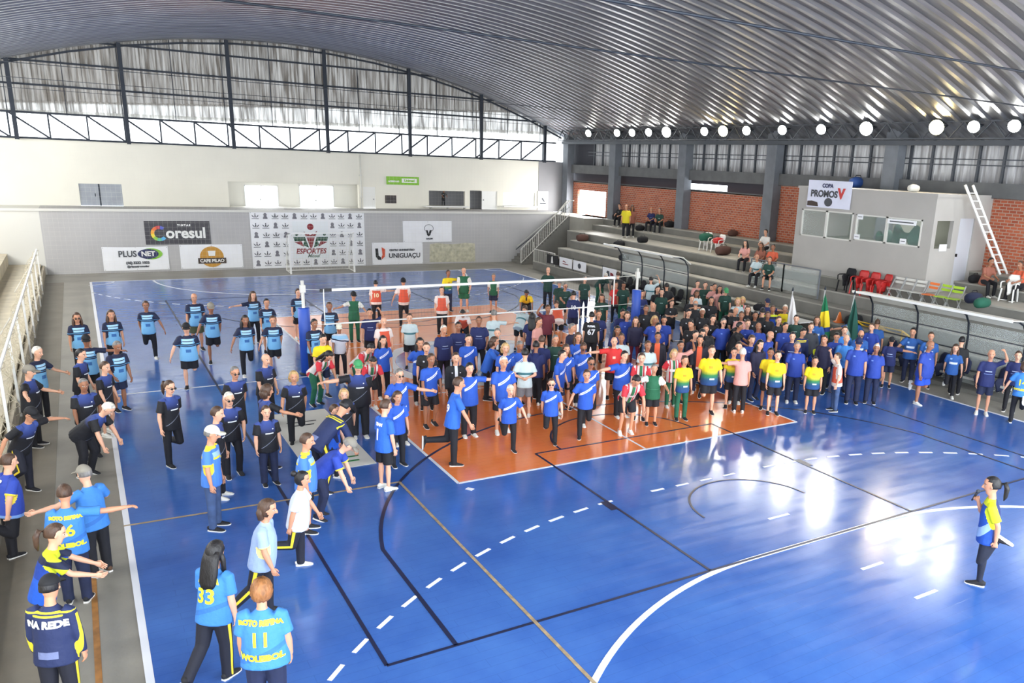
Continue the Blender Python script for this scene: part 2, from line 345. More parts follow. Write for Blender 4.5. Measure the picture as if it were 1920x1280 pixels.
s_ = struct(MB().box((12.8, 25.47, 3.25), (15.1, 25.52, 4.08)).build('window_1', mat('roller_shutter', (226, 228, 226), .5)), 'closed white roller shutter on the gallery')
g = MB(); g.box((12.7, 25.0, 3.17), (15.15, 25.4, 3.25)); [g.box((12.8, 25.455, 3.3+.1*k), (15.1, 25.47, 3.32+.1*k)) for k in range(8)]; g.build('window_sill', M['white'], s_)
tag(MB().tube([(3.79, 25.32, 3), (3.79, 25.32, 6.0)], .04).box((3.72, 25.28, 4.8), (3.86, 25.38, 4.9)).box((3.72, 25.28, 3.6), (3.86, 25.38, 3.68)).build('drain_pipe', M['white2']), 'thin vertical pipe clamped to the white back wall', 'pipe')
ac = empty('wall_vent', (5.53, 25.38, 3.53), 0, 'small dark louvred vent left below the green sign', 'vent')
MB().box((-.33, -.02, -.23), (.33, .02, .23)).build('frame', M['brown'], ac); g = MB()
for k in range(6): g.box((-.28, -.05, -.19+.065*k), (.28, -.02, -.165+.065*k))
g.build('slats', M['steel2'], ac)
sg = empty('direction_sign', (0, 0, 0), 0, 'lime green sign with a white oval panel on the upper back wall', 'sign')
MB().box((5.3, 25.33, 4.38), (7.26, 25.38, 4.84)).build('board', M['signg'], sg)
MB().box((6.2, 25.315, 4.5), (7.12, 25.33, 4.74)).build('panel', M['white'], sg)
wtext('Unimed', 6.66, 4.62, 25.31, .2, M['signg'], sg); wtext('ACESSO AO', 5.72, 4.56, 25.325, .12, M['white'], sg)
po = empty('gallery_poster', (0, 0, 0), 0, 'tall white poster with grey emblem at the gallery end', 'poster')
MB().box((15.28, 25.33, 3.0), (16.03, 25.37, 4.2)).build('sheet', M['cloth_w'], po)
g = MB(); g.tube([(15.66, 25.325, 3.75+.001*k) for k in range(2)], .01); g.prism([(15.4, 3.45), (15.9, 3.45), (15.85, 3.38), (15.45, 3.38)], 25.31, 25.33, 'y'); g.prism([(15.6, 3.8), (15.8, 3.55), (15.72, 3.52), (15.55, 3.7)], 25.31, 25.33, 'y'); g.build('emblem', M['ink'], po)
# gable cladding: opaque ribbed sheets above, translucent sheets low down where daylight shines through
def sheet_mat(name, col, t0, t1):
    m = bpy.data.materials.new(name); m.use_nodes = True; nt = m.node_tree; nt.nodes.clear(); N = nt.nodes.new; Lk = nt.links.new
    o = N('ShaderNodeOutputMaterial'); mx = N('ShaderNodeMixShader'); d = N('ShaderNodeBsdfPrincipled'); d.inputs['Roughness'].default_value = .6; tr_ = N('ShaderNodeBsdfTranslucent')
    tc = N('ShaderNodeTexCoord'); mp = N('ShaderNodeMapping'); mp.inputs['Scale'].default_value = (5, 5, .35); Lk(tc.outputs['Object'], mp.inputs[0])
    n = N('ShaderNodeTexNoise'); n.inputs['Scale'].default_value = 1.6; n.inputs['Detail'].default_value = 5; Lk(mp.outputs[0], n.inputs['Vector'])
    r = N('ShaderNodeMapRange'); r.inputs['From Min'].default_value = .38; r.inputs['From Max'].default_value = .62; r.inputs['To Min'].default_value = t0; r.inputs['To Max'].default_value = t1; Lk(n.outputs['Fac'], r.inputs['Value'])
    c = N('ShaderNodeValToRGB'); c.color_ramp.elements[0].color = lin(tuple(x*.75 for x in col)); c.color_ramp.elements[1].color = lin(col); Lk(n.outputs['Fac'], c.inputs[0])
    Lk(c.outputs[0], d.inputs['Base Color']); tr_.inputs[0].default_value = (1, .99, .96, 1)
    Lk(r.outputs[0], mx.inputs[0]); Lk(d.outputs[0], mx.inputs[1]); Lk(tr_.outputs[0], mx.inputs[2]); Lk(mx.outputs[0], o.inputs[0]); return m
def corr(axis, pos, u0, u1, z0f, z1f, per=.25, amp=.035):
    mb = MB(); u = u0; pts = []
    while u < u1:
        for a, b in ((0, 0), (.45, 0), (.55, amp), (.9, amp)): pts.append((min(u+a*per, u1), b))
        u += per
    vs = []
    for u, b in pts:
        for z in (z0f(u), z1f(u)): vs.append((u, pos+b, z) if axis == 'y' else (pos+b, u, z))
    mb.add(vs, [(2*i, 2*i+2, 2*i+3, 2*i+1) for i in range(len(pts)-1)]); return mb
SU = sheet_mat('weathered_gable_sheet', (150, 142, 132), .0, .05)
SM = sheet_mat('streaked_gable_sheet', (170, 164, 156), .02, .16)
SL = sheet_mat('translucent_gable_sheet', (226, 224, 216), .25, .8)
struct(corr('y', 25.9, -17.6, 17.6, lambda u: 6.0, lambda u: 7.6+.02*u).build('wall_gable', SL), 'translucent band low in the gable')
struct(corr('y', 25.94, -17.6, 17.6, lambda u: 7.4+.02*u, lambda u: min(8.1+.05*(u+5), roof_z(u)+.1)).build('wall_gable', SM), 'streaked middle band of gable sheets')
struct(corr('y', 25.98, -17.6, 17.6, lambda u: min(8.0+.05*(u+5), roof_z(u)+.05), lambda u: roof_z(u)+.15).build('wall_gable', SU), 'grey brown ribbed sheets up to the vault')
gt = MB()
for z in (6.1, 7.24): gt.bar((-17.5, 25.3, z), (16.5, 25.3, z), .1, .09)
xs = [-17+1.55*i for i in range(22)]
for i, x in enumerate(xs):
    gt.bar((x, 25.3, 6.1), (x, 25.3, 7.24), .07)
    if i < 21:
        a, b = (x, xs[i+1]); gt.bar((a, 25.3, 7.24 if x < -.5 else 6.1), (b, 25.3, 6.1 if x < -.5 else 7.24), .08)
for z in (8.5, 9.55, 10.6):
    xr = math.sqrt(max(0, (11.55-z)/.0128))-.2; xr = min(xr, 17.4); gt.bar((-xr, 25.7, z), (xr, 25.7, z), .06, .09)
for x in [-17+.775*i for i in range(44)]:
    if roof_z(x) > 7.6 and int((x+17)/.775) % 3 == 0: gt.bar((x, 25.72, 7.2), (x, 25.72, roof_z(x)-.1), .035)
pts = [(x, 25.5, roof_z(x)-.28) for x in [-17+34*i/14 for i in range(15)]]
for a, b in zip(pts, pts[1:]): gt.bar(a, b, .09)
struct(gt.build('trim_3', M['steel']), 'dark steel girts and lattice truss across the gable')
for i, x in enumerate((-16.8, -12.1, -7.6, -2.82, 2.0, 6.7, 11.2, 15.6)):
    g = MB(); g.bar((x, 25.15, 6.0 if abs(x) < 15 else 6.0), (x, 25.15, roof_z(x)-.15), .17, .17); struct(g.build('trim_%d' % (4+i), M['steel']), 'dark steel gable post')

# ---------------------------------------------------------------- bleacher tiers on the right
prof = [(12.0, 0), (12.0, .45), (12.06, .45), (12.06, .93), (12.75, .93), (12.75, 1.37), (13.5, 1.37), (13.5, 1.8), (14.25, 1.8), (14.25, 2.2)]
tiers = [(12.0, 12.12, 0, .45, 19.6), (12.12, 12.75, 0, .93, 18.3), (12.75, 13.5, 0, 1.37, 18.0), (13.5, 14.25, 0, 1.8, 17.9), (14.25, 16.0, 0, 2.2, 19.6), (16.0, 16.75, 0, 2.54, 22.9), (16.75, 17.5, 0, 2.88, 22.9)]
bl = MB()
for x0, x1, z0, z1, ye in tiers:
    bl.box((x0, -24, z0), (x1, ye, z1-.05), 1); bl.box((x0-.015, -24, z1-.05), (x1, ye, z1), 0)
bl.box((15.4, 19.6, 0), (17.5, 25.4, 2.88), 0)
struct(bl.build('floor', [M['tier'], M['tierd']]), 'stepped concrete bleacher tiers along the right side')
yt = 25.4
bk = wall_holes('x', 17.5, .15, 5.96, yt, 2.0, 4.9, [(20.6, 24.0, 2.9, 4.4)])
bk.box((17.5, -24, 2.0), (17.65, 5.96, 5.42))
struct(bk.build('wall_right', M['brick']), 'red brick wall along the top of the bleachers')
struct(MB().box((17.3, -24, 5.43), (17.75, 25.4, 5.95)).build('trim_12', M['beam']), 'grey concrete ring beam above the bricks')
struct(MB().box((17.9, 13.4, 4.6), (18.0, 27, 6.2)).box((17.9, -24, 4.6), (18.0, 9.8, 6.2)).box((17.9, 9.8, 5.25), (18.0, 13.4, 6.2)).box((17.75, 22.4, 5.9), (17.85, 25.4, 7.9)).build('wall_right', mat('dark_backing', (52, 52, 60), .8)), 'dark backing panels added behind the gap over the bricks')  # added backing that keeps bright sky out of the gap
struct(MB().box((17.5, 5.96, 4.86), (17.68, 25.4, 4.96)).build('trim_13', M['beam']), 'concrete coping on the lower brick wall')
SR = sheet_mat('clerestory_metal_sheet', (176, 174, 174), .0, .045)
struct(corr('x', 17.75, -24, 22.4, lambda u: 5.95, lambda u: 7.9).build('wall_right', SR), 'ribbed metal clerestory sheets on the right')
cg = MB()
for y in [-12+.98*k for k in range(36)]: cg.bar((17.62, y, 5.95), (17.62, y, 7.5), .09)
for z in (6.55, 6.75): cg.bar((17.6, -24, z), (17.6, 23, z), .04)
struct(cg.build('trim_14', M['steel2']), 'upright bars of the right clerestory')
for i, y in enumerate((24.9, 19.3, 12.55, 5.9, -.75, -7.9)):
    g = MB(); g.box((17.0, y-.32, 2.3), (17.48, y+.32, 7.7)); g.box((17.05, y-.22, 7.7), (17.45, y+.22, 8.0)); struct(g.build('wall_right', M['col']), 'tall grey concrete column against the right wall')
# lighting lattice girder with floodlights
lt = MB(); GX = 16.5
for z in (7.42, 8.0):
    for dx in (0, .3): lt.bar((GX+dx, -14, z), (GX+dx, 25, z), .05)
y = -14; k = 0
while y < 24.6:
    lt.bar((GX, y, 7.42 if k % 2 else 8.0), (GX, y+.55, 8.0 if k % 2 else 7.42), .035); lt.bar((GX, y, 7.42), (GX+.3, y+.55, 7.42), .025); y += .55; k += 1
lt.box((16.75, -14, 7.2), (16.9, 25, 7.38))
struct(lt.build('trim_15', M['steel2']), 'steel lattice girder carrying the floodlights')
lamps = [20.95, 17.81, 16.29, 14.71, 13.1, 9.98, 8.58, 6.93, 4.62, 2.36, .02, -3.15, -4.63, -6.11]
big = {13.1: 1.35, 8.58: 1.25, .02: 1.3, -3.15: 1.3}
def floodlight(y, warm):
    s = big.get(y, 1)
    e = empty('floodlight', (16.3, y, 7.8), 0)
    dv = Vector((-1, -.35, -.30)).normalized(); q = dv.to_track_quat('-Z', 'Y')
    e.rotation_mode = 'QUATERNION'; e.rotation_quaternion = q
    r = .2*s
    MB().tube([(0, 0, .22), (0, 0, .16), (0, 0, .02), (0, 0, -.02)], [r*.35, r*.55, r*1.02, r*1.06], 16).build('reflector_housing', M['chrome'], e)
    MB().tube([(0, 0, -.022), (0, 0, -.04)], [r, r*.8], 16).build('lens', M['lampw'] if warm else M['lamp'], e)
    MB().bar((-r*1.15, 0, 0), (-r*1.15, 0, .3), .03).bar((r*1.15, 0, 0), (r*1.15, 0, .3), .03).bar((-r*1.15, 0, .3), (r*1.15, 0, .3), .03).build('bracket', M['steel'], e)
    l = bpy.data.lights.new('floodlight_beam', 'SPOT'); l.energy = (400 if y > -1 else 210)*s; l.spot_size = R(150); l.spot_blend = 1; l.shadow_soft_size = .2*s; l.color = (1, .86, .6) if warm else (1, .98, .94)
    o = bpy.data.objects.new('floodlight_beam', l); C.objects.link(o); o.location = (16.3, y, 7.8)+dv*.1 if False else (16.3+dv.x*.08, y+dv.y*.08, 7.8+dv.z*.08); o.rotation_mode = 'QUATERNION'; o.rotation_quaternion = Vector((-1, -.25, -.75)).normalized().to_track_quat('-Z', 'Y')
    return e
order = ['above the far brick doorway', 'first of the close group of four', 'second of the close group of four', 'third of the close group of four', 'large one closing the group of four', 'left of the warm lamp over the second column', 'warm glow above the second brick bay', 'right of the warm lamp over the second bay', 'just right of the third column', 'alone above the upright bars', 'large white one over the announcer booth', 'largest and warmest, above the ladder', 'right of the warmest lamp', 'rightmost, at the picture edge']
for y, t in zip(lamps, order):
    tag(floodlight(y, y in (-3.15, 8.58)), 'floodlight on the lattice girder, '+t, 'floodlight', 'floodlights on the girder')
for y in range(-15, 24, 5):
    l = bpy.data.lights.new('left_girder_floodlight', 'SPOT'); l.energy = 420; l.spot_size = R(150); l.spot_blend = 1; l.shadow_soft_size = .25; l.color = (1, .97, .92)
    o = bpy.data.objects.new('left_girder_floodlight', l); C.objects.link(o); o.location = (-16.3, y, 7.8); o.rotation_mode = 'QUATERNION'; o.rotation_quaternion = Vector((1, 0, -.75)).normalized().to_track_quat('-Z', 'Y')
# ---------------------------------------------------------------- banners on the grey wall
def banner(name, x0, x1, z0, z1, m, label, sag=0):
    e = empty(name, (0, 0, 0), 0, label, 'banner'); mb = MB(); n = 16; y = YB-.012
    vs = []
    for j in range(5):
        for i in range(n+1):
            u = i/n; v = j/4; zz = z0+(z1-z0)*v; vs.append((x0+(x1-x0)*u, y-.012-.012*math.sin(u*9+v*2), zz-(sag*math.sin(u*3.14) if j == 4 else 0)))
    k = len(vs); vs += [(a, y+.008, c) for a, b, c in vs]
    fs = [(j*(n+1)+i, j*(n+1)+i+1, (j+1)*(n+1)+i+1, (j+1)*(n+1)+i) for j in range(4) for i in range(n)]
    fs += [tuple(q+k for q in f[::-1]) for f in fs]
    mb.add(vs, fs, 0, True); mb.build('sheet', m, e)
    g = MB()
    for xx in (x0+.05, (x0+x1)/2, x1-.05):
        for zz in (z0+.05, z1-.05): g.tube([(xx, y-.03, zz), (xx, y-.036, zz)], .014, 6)
    g.build('eyelets', M['steel'], e); return e
YT = YB-.045
b = banner('wall_banner', -7.47, -4.58, 1.32, 2.46, mat('charcoal_vinyl', (40, 34, 40), .4), 'black Coresul paint banner with rainbow letter C')
cols = [(90, 180, 230), (80, 90, 190), (200, 60, 60), (236, 110, 40), (248, 170, 40), (246, 220, 50), (150, 200, 60), (90, 190, 150)]
for i in range(8):
    g = MB(); c = (-6.85, 1.86); a0, a1 = 45+i*34, 45+i*34+36
    seg = [R(a0+(a1-a0)*t/4) for t in range(5)]
    if i in (0,): seg = [R(50+t*8) for t in range(5)]
    poly = [(c[0]+.37*math.cos(t), c[1]+.37*math.sin(t)) for t in seg]+[(c[0]+.22*math.cos(t), c[1]+.22*math.sin(t)) for t in seg[::-1]]
    g.prism(poly, YT-.002, YT+.006, 'y'); g.build('rainbow_segment', mat('print_colour', cols[(i+1) % 8], .4), b)
wtext('oresul', -5.68, 1.86, YT, .72, M['white'], b, .98, .022); wtext('T I N T A S', -5.75, 2.25, YT, .12, M['white'], b)
b = banner('wall_banner', -9.34, -6.55, .10, 1.24, M['cloth_w'], 'white PlusNet banner with dark oval, leftmost on the wall', .03)
wtext('PLUS', -8.3, .88, YT, .40, M['ink'], b, .9, .012)
g = MB(); g.prism([(-7.3+.50*math.cos(t*.314), .88+.27*math.sin(t*.314)) for t in range(20)], YT, YT+.004, 'y'); g.build('green_halo', M['signg'], b)
g = MB(); g.prism([(-7.42+.45*math.cos(t*.314), .88+.24*math.sin(t*.314)) for t in range(20)], YT-.006, YT, 'y'); g.build('oval', M['dblue'], b)
wtext('NET', -7.42, .88, YT-.008, .32, M['white'], b, 1, .012); wtext('(46) 3232 1022', -7.9, .46, YT, .16, M['ink'], b); wtext('@plusnetprovedor', -7.9, .28, YT, .12, M['ink'], b)
b = banner('wall_banner', -6.03, -3.15, .10, 1.29, M['cloth_w'], 'white banner with round gold coffee emblem and brown ribbon')
g = MB(); g.prism([(-4.6+.55*math.cos(t*.262), .68+.52*math.sin(t*.262)) for t in range(24)], YT, YT+.004, 'y'); g.build('gold_disc', M['gold'], b)
g = MB(); g.prism([(-4.74, .72), (-4.46, .72), (-4.42, .98), (-4.78, .98)], YT-.004, YT, 'y'); g.build('cup', M['white'], b)
g = MB(); g.prism([(-5.25, .34), (-3.95, .34), (-3.95, .62), (-5.25, .62)], YT-.008, YT-.003, 'y'); g.build('ribbon', M['brown'], b)
wtext('CAFE PILAO', -4.6, .48, YT-.01, .22, M['white'], b, .95, .008)
b = banner('sponsor_backdrop', -2.68, 3.2, .02, 2.93, M['cloth_w'], 'large white press backdrop patterned with small crests behind the goal')
g = MB(); g2 = MB()
for r in range(6):
    for c in range(12):
        cx, cz = -2.42+c*.485, 2.72-r*.485
        if 4 <= c <= 7 and 1 <= r <= 4: continue
        if (c+r*2) % 3 != 1:
            for sx in (-1, 0, 1):
                g.prism([(cx+sx*.11-.035, cz-.02), (cx+sx*.03, cz-.10), (cx+sx*.11+.035, cz-.02), (cx+sx*.16, cz+(.12 if sx == 0 else .06))], YT, YT+.004, 'y')
            g.box((cx-.17, YT, cz-.15), (cx+.17, YT+.004, cz-.125)); g.prism([(cx+.03*math.cos(t), cz+.1+.03*math.sin(t)) for t in range(6)], YT, YT+.004, 'y')
        else:
            g2.prism([(cx-.11, cz-.15), (cx+.11, cz-.15), (cx+.11, cz-.09), (cx+.06, cz+.0), (cx+.09, cz+.07), (cx+.04, cz+.15), (cx-.04, cz+.15), (cx-.09, cz+.07), (cx-.06, cz+.0), (cx-.11, cz-.09)], YT, YT+.004, 'y')
g.build('winged_crests', M['ink'], b); g2.build('shield_crests', mat('grey_crest_ink', (120, 118, 126), .6), b)
cx = .3
MB().box((-.62, YT+.001, .48), (1.22, YT+.005, 2.44)).build('centre_panel', mat('pale_print', (232, 236, 238), .5), b)
g = MB(); g.prism([(cx-.36, 1.92), (cx-.02, 1.72), (cx+.34, 1.94), (cx+.30, 1.78), (cx+.24, 1.66), (cx-.26, 1.66), (cx-.31, 1.78)], YT-.004, YT, 'y'); g.prism([(cx-.22, 1.60), (cx+.2, 1.60), (cx+.03, 1.02), (cx-.05, 1.02)], YT-.004, YT, 'y')
for s in (-1, 1): g.prism([(cx+s*.86, 1.36), (cx+s*.5, 1.42), (cx+s*.36, 1.1)], YT-.004, YT, 'y')
g.prism([(cx+.17*math.cos(t*.4), 2.16+.17*math.sin(t*.4)) for t in range(16)], YT-.004, YT, 'y'); g.build('red_emblem', M['maroon'], b)
g = MB()
for s in (-1, 1):
    g.prism([(cx+s*.9, 1.62), (cx+s*.3, 1.62), (cx+s*.12, 1.05), (cx+s*.42, 1.2), (cx+s*.34, 1.42), (cx+s*.84, 1.4)], YT-.003, YT+.001, 'y')
    g.prism([(cx+s*.72+.09*math.cos(t), 1.75+.07*math.sin(t)) for t in range(6)], YT-.003, YT+.001, 'y')
g.build('green_wings', M['dgreen'], b)
wtext('ESPORTES', cx, .86, YT, .37, M['maroon'], b, .95, .014, .2); wtext('Missal', cx+.12, .62, YT, .26, M['dgreen'], b, 1, .004, .4)
b = banner('wall_banner', 5.39, 8.33, 1.28, 2.47, M['cloth_w'], 'blank looking white banner with small round black emblem, upper right')
g = MB(); g.prism([(6.74, 1.95), (6.84, 1.95), (6.9, 1.75), (6.98, 1.95), (7.1, 1.95), (7.0, 1.66), (6.9, 1.6), (6.82, 1.66)], YT, YT+.004, 'y'); g.build('emblem', M['black'], b)
g = MB(); g.tube([(6.92+.27*math.cos(t*.35), YT, 2.05+.22*math.sin(t*.35)) for t in range(-2, 12)], .012, 5); g.build('ring', M['ink'], b)
wtext('DALCIN', 6.95, 1.46, YT, .11, M['ink'], b)
b = banner('wall_banner', 3.59, 6.54, .04, 1.27, M['cloth_w'], 'white UNIGUAÇU banner with black and orange letter U')
wtext('UNIGUAÇU', 5.45, .52, YT, .36, M['ink'], b, .98, .012); wtext('CENTRO UNIVERSITÁRIO', 5.3, .84, YT, .13, M['ink'], b)
g = MB(); g.prism([(3.76, .95), (3.92, .95), (3.94, .55), (4.08, .45), (4.1, .3), (3.9, .32), (3.78, .5)], YT, YT+.004, 'y'); g.build('u_left', M['black'], b)
g = MB(); g.prism([(4.12, 1.02), (4.32, .9), (4.3, .5), (4.12, .34), (4.1, .45), (4.16, .6)], YT, YT+.004, 'y'); g.build('u_right', mat('orange_print', (214, 84, 50), .5), b)
tag(MB().prism([(6.95, .1), (9.83, .07), (9.8, 1.15), (9.2, 1.19), (8.4, 1.12), (7.4, 1.2), (6.98, 1.15)], YB-.006, YB-.002, 'y').build('peeling_mural', mat('peeling_mural_paint', (188, 184, 160), .8, 0, .25, 5)), 'patch of peeling beige paint low on the grey wall', 'mural')

# ---------------------------------------------------------------- far goal
gl = empty('futsal_goal', (.3, 20.55, 0), 0, 'white futsal goal with net in front of the crest backdrop', 'goal')
MB().bar((-1.6, 0, 0), (-1.6, 0, 2.04), .08).build('post', M['white'], gl); MB().bar((1.6, 0, 0), (1.6, 0, 2.04), .08).build('post', M['white'], gl)
MB().bar((-1.64, 0, 2.04), (1.64, 0, 2.04), .08).build('crossbar', M['white'], gl)
g = MB()
for s in (-1.6, 1.6): g.tube([(s, 0, 2.0), (s, .45, 1.9), (s, .95, .6), (s, 1.05, .05), (s, 0, .05)], .025, 6)
g.tube([(-1.6, 1.05, .05), (1.6, 1.05, .05)], .025, 6); g.build('rear_frame', M['white'], gl)
g = MB()
for k in range(22):
    x = -1.55+3.1*k/21; g.bar((x, .02, 2.0), (x, .45, 1.86), .006); g.bar((x, .45, 1.86), (x, 1.03, .07), .006)
for k in range(13):
    t = k/12; g.bar((-1.6, .45+.58*t, 1.86-1.79*t), (1.6, .45+.58*t, 1.86-1.79*t), .006)
for s in (-1.6, 1.6):
    for k in range(8): g.bar((s, .05+.12*k, .06), (s, .05+.12*k, 2-.23*k), .006)
    for k in range(8): g.bar((s, .0, .2+.22*k), (s, min(1, 1.05-.11*k), .2+.22*k), .006)
g.build('goal_net', M['net'], gl)
# fine safety net hanging before the far wall
nt_ = MB()
for k in range(117):
    x = -11.5+k*.2; nt_.bar((x, 22.3, .01), (x, 22.3, 6.0), .0024)
for k in range(31): nt_.bar((-11.5, 22.3, .02+k*.2), (11.7, 22.3, .02+k*.2), .0024)
tag(nt_.build('safety_net', M['net']), 'fine square safety net hanging before the grey back wall', 'net')

# ---------------------------------------------------------------- volleyball posts and net
NY = .3
def vpost(x, label, base):
    e = empty('volleyball_post', (x, NY, 0), 0, label, 'post', None)
    MB().tube([(0, 0, 0), (0, 0, 2.62)], .045, 12).box((-.07, -.05, 2.3), (.07, .05, 2.5)).build('pole', M['white2'], e)
    MB().tube([(0, 0, .05), (0, 0, .07), (0, 0, 1.86), (0, 0, 1.88)], [.14, .16, .16, .14], 14).build('padding', M['bluep'], e)
    MB().tube([(0, 0, 0), (0, 0, .03)], .2, 14).build('base_plate', M['steel'], e); return e
vpost(-5.15, 'volleyball post with tall blue padding on the left of the net', 0); vpost(5.95, 'volleyball post with blue padding on the right of the net', 0)
vn = empty('volleyball_net', (0, NY, 0), 0, 'white taped volleyball net stretched over the orange court', 'net')
xa, xb = -4.6, 5.0
MB().box((xa, -.01, 2.30), (xb, .01, 2.37)).build('top_tape', M['white'], vn); MB().box((xa, -.01, 1.36), (xb, .01, 1.40)).build('bottom_tape', M['white'], vn)
g = MB(); g.bar((xa, 0, 1.36), (xa, 0, 2.37), .05, .02); g.bar((xb, 0, 1.36), (xb, 0, 2.37), .05, .02); g.build('side_tape', M['white'], vn)
MB().box((xa-.1, -.02, 2.29), (xa+.22, .02, 2.38)).build('black_sleeve', M['black'], vn); MB().box((xb-.1, -.02, 1.35), (xb+.2, .02, 1.41)).build('black_sleeve', M['black'], vn)
for z in (2.34, 1.38): MB().bar((-5.1, 0, z+.04), (xa, 0, z), .012).build('tension_rope', M['net'], vn); MB().bar((xb, 0, z), (5.9, 0, z+.04), .012).build('tension_rope', M['net'], vn)
g = MB()
for k in range(97): g.bar((xa+k*.1, 0, 1.4), (xa+k*.1, 0, 2.3), .0018)
for k in range(9): g.bar((xa, 0, 1.45+k*.1), (xb, 0, 1.45+k*.1), .0018)
g.build('mesh', M['steel2'], vn)
# ---------------------------------------------------------------- net fence on the left
fe = empty('net_fence', (-11.65, 0, 0), 0, 'white railing hung with loose cord net along the left edge', 'fence')
MB().bar((0, -20, 1.8), (0, 17.0, 1.8), .05).build('top_rail', M['white'], fe)
for k in range(13): MB().bar((0, -19+3*k, 0), (0, -19+3*k, 1.8), .05).build('post', M['white'], fe)
for k in (2, 5, 8, 11): MB().bar((0, -19+3*k, 1.75), (-1.0, -18.4+3*k, .1), .03).build('brace', M['white2'], fe)
MB().box((-.12, -20, 0), (-.02, 22.9, .42)).build('kerb', mat('beige_kerb', (178, 168, 148), .8, 0, .2, 3), fe)
mb = MB(); random.seed(3)
nY, nZ = 150, 8; off = {}
P_ = lambda i, j: (-.02-.10*math.sin(i*.9+j)-.30*math.sin(math.pi*j/nZ)*abs(math.sin(i*.21)), -20+37*i/nY, .3+1.48*j/nZ-.05*math.sin(i*.35)*(1 if j < nZ else 0))
for i in range(nY+1):
    for j in range(nZ):
        mb.bar(P_(i, j), P_(i, j+1), .009)
for j in range(nZ+1):
    for i in range(nY): mb.bar(P_(i, j), P_(i+1, j), .009)
mb.build('cord_net', mat('beige_net_cord', (206, 196, 172), .9), fe)
struct(MB().box((-13.2, -24, 0), (-11.8, 22.9, .5)).box((-14.4, -24, .5), (-13.0, 22.9, 1.0)).box((-17.6, -24, 1.0), (-14.3, 22.9, 1.5)).build('floor', mat('beige_tier', (196, 186, 164), .8, 0, .15, 2)), 'beige concrete steps beyond the net fence')
struct(MB().box((-17.8, -24, 0), (-17.6, 25.4, 6.0)).build('wall_left', M['white2']), 'pale left wall')

# ---------------------------------------------------------------- stair with railings
st = MB(); n = 17
for k in range(n):
    x = 12.25+3.2*k/n; st.box((x, 21.35, 0), (x+3.2/n, 22.93, 2.88*(k+1)/n), 0)
struct(st.build('floor', M['tierd']), 'concrete stair climbing to the gallery')
rl = empty('stair_railing', (0, 21.35, 0), 0, 'white barred railing on the open side of the far stair', 'railing')
MB().bar((12.1, 0, .95), (15.4, 0, 3.85), .05).bar((12.1, 0, .12), (15.4, 0, 2.98), .04).build('handrail', M['white2'], rl)
for k in range(27):
    x = 12.1+3.3*k/26; z = .1+2.9*k/26; MB().bar((x, 0, z), (x, 0, z+.87), .02 if k % 9 else .045).build('baluster', M['white2'], rl)
rl = empty('stair_railing', (0, 22.85, 0), 0, 'pair of slanting pale handrails fixed on the grey wall', 'railing')
MB().tube([(12.6, 0, .95), (15.3, 0, 2.95), (15.9, -.25, 3.75), (16.0, -.9, 3.8)], .03, 6).build('upper_rail', M['white2'], rl); MB().tube([(12.5, 0, .75), (15.3, 0, 2.7), (16.0, -.5, 3.4)], .025, 6).build('lower_rail', M['steel2'], rl)
fr = empty('landing_fence', (0, 0, 0), 0, 'low grey railing on the bleacher corner beside the stair foot', 'railing')
g = MB(); g.bar((12.0, 19.5, 1.15), (12.0, 17.0, 1.15), .04); g.bar((12.0, 19.5, .45), (12.0, 19.5, 1.15), .04); g.bar((12.0, 17.0, .45), (12.0, 17.0, 1.15), .04); g.bar((12, 19.5, 1.15), (12.9, 21.3, 1.35), .04); g.build('frame', M['white2'], fr)
g = MB(); [g.bar((12.0, 19.5-.14*k, .45), (12.0, 19.5-.14*k, 1.15), .014) for k in range(18)]; g.build('bars', M['white2'], fr)
def poster(y0, y1, m, label, fn):
    e = empty('bleacher_poster', (0, 0, 0), 0, label, 'poster'); MB().box((11.96, y0, .55), (11.985, y1, 1.05)).build('sheet', m, e); fn(e, (y0+y1)/2); MB().bar((11.99, y1+.04, .45), (11.99, y1+.04, 1.12), .03).build('stake', M['steel2'], e)
def xprint(e, polys, m):
    g = MB()
    for p in polys: g.prism(p, 11.95, 11.958, 'x')
    g.build('print', m, e)
poster(16.55, 17.85, M['black'], 'dark poster with white figure, leftmost of those on the bleacher edge', lambda e, y: xprint(e, [[(y-.1, .6), (y+.15, .6), (y+.1, .95), (y-.02, .98)]], M['white']))
poster(15.05, 16.4, M['cloth_w'], 'white poster with faint red text, second from the stair', lambda e, y: xprint(e, [[(y-.3, .7), (y+.3, .7), (y+.3, .74), (y-.3, .74)], [(y-.1, .8), (y+.35, .84), (y+.2, .9)]], M['maroon']))
poster(13.6, 14.9, M['cloth_w'], 'white poster with grey round logo, third from the stair', lambda e, y: xprint(e, [[(y+.16*math.cos(t*.6), .8+.14*math.sin(t*.6)) for t in range(10)]], M['ink']))
poster(10.7, 11.95, M['cloth_w'], 'white poster with red and black blot, nearest the right net post', lambda e, y: (xprint(e, [[(y-.05, .65), (y+.3, .7), (y+.2, .92), (y, .9)]], M['ink']), xprint(e, [[(y-.4, .72), (y-.1, .7), (y-.1, .86), (y-.35, .82)]], M['maroon'])))

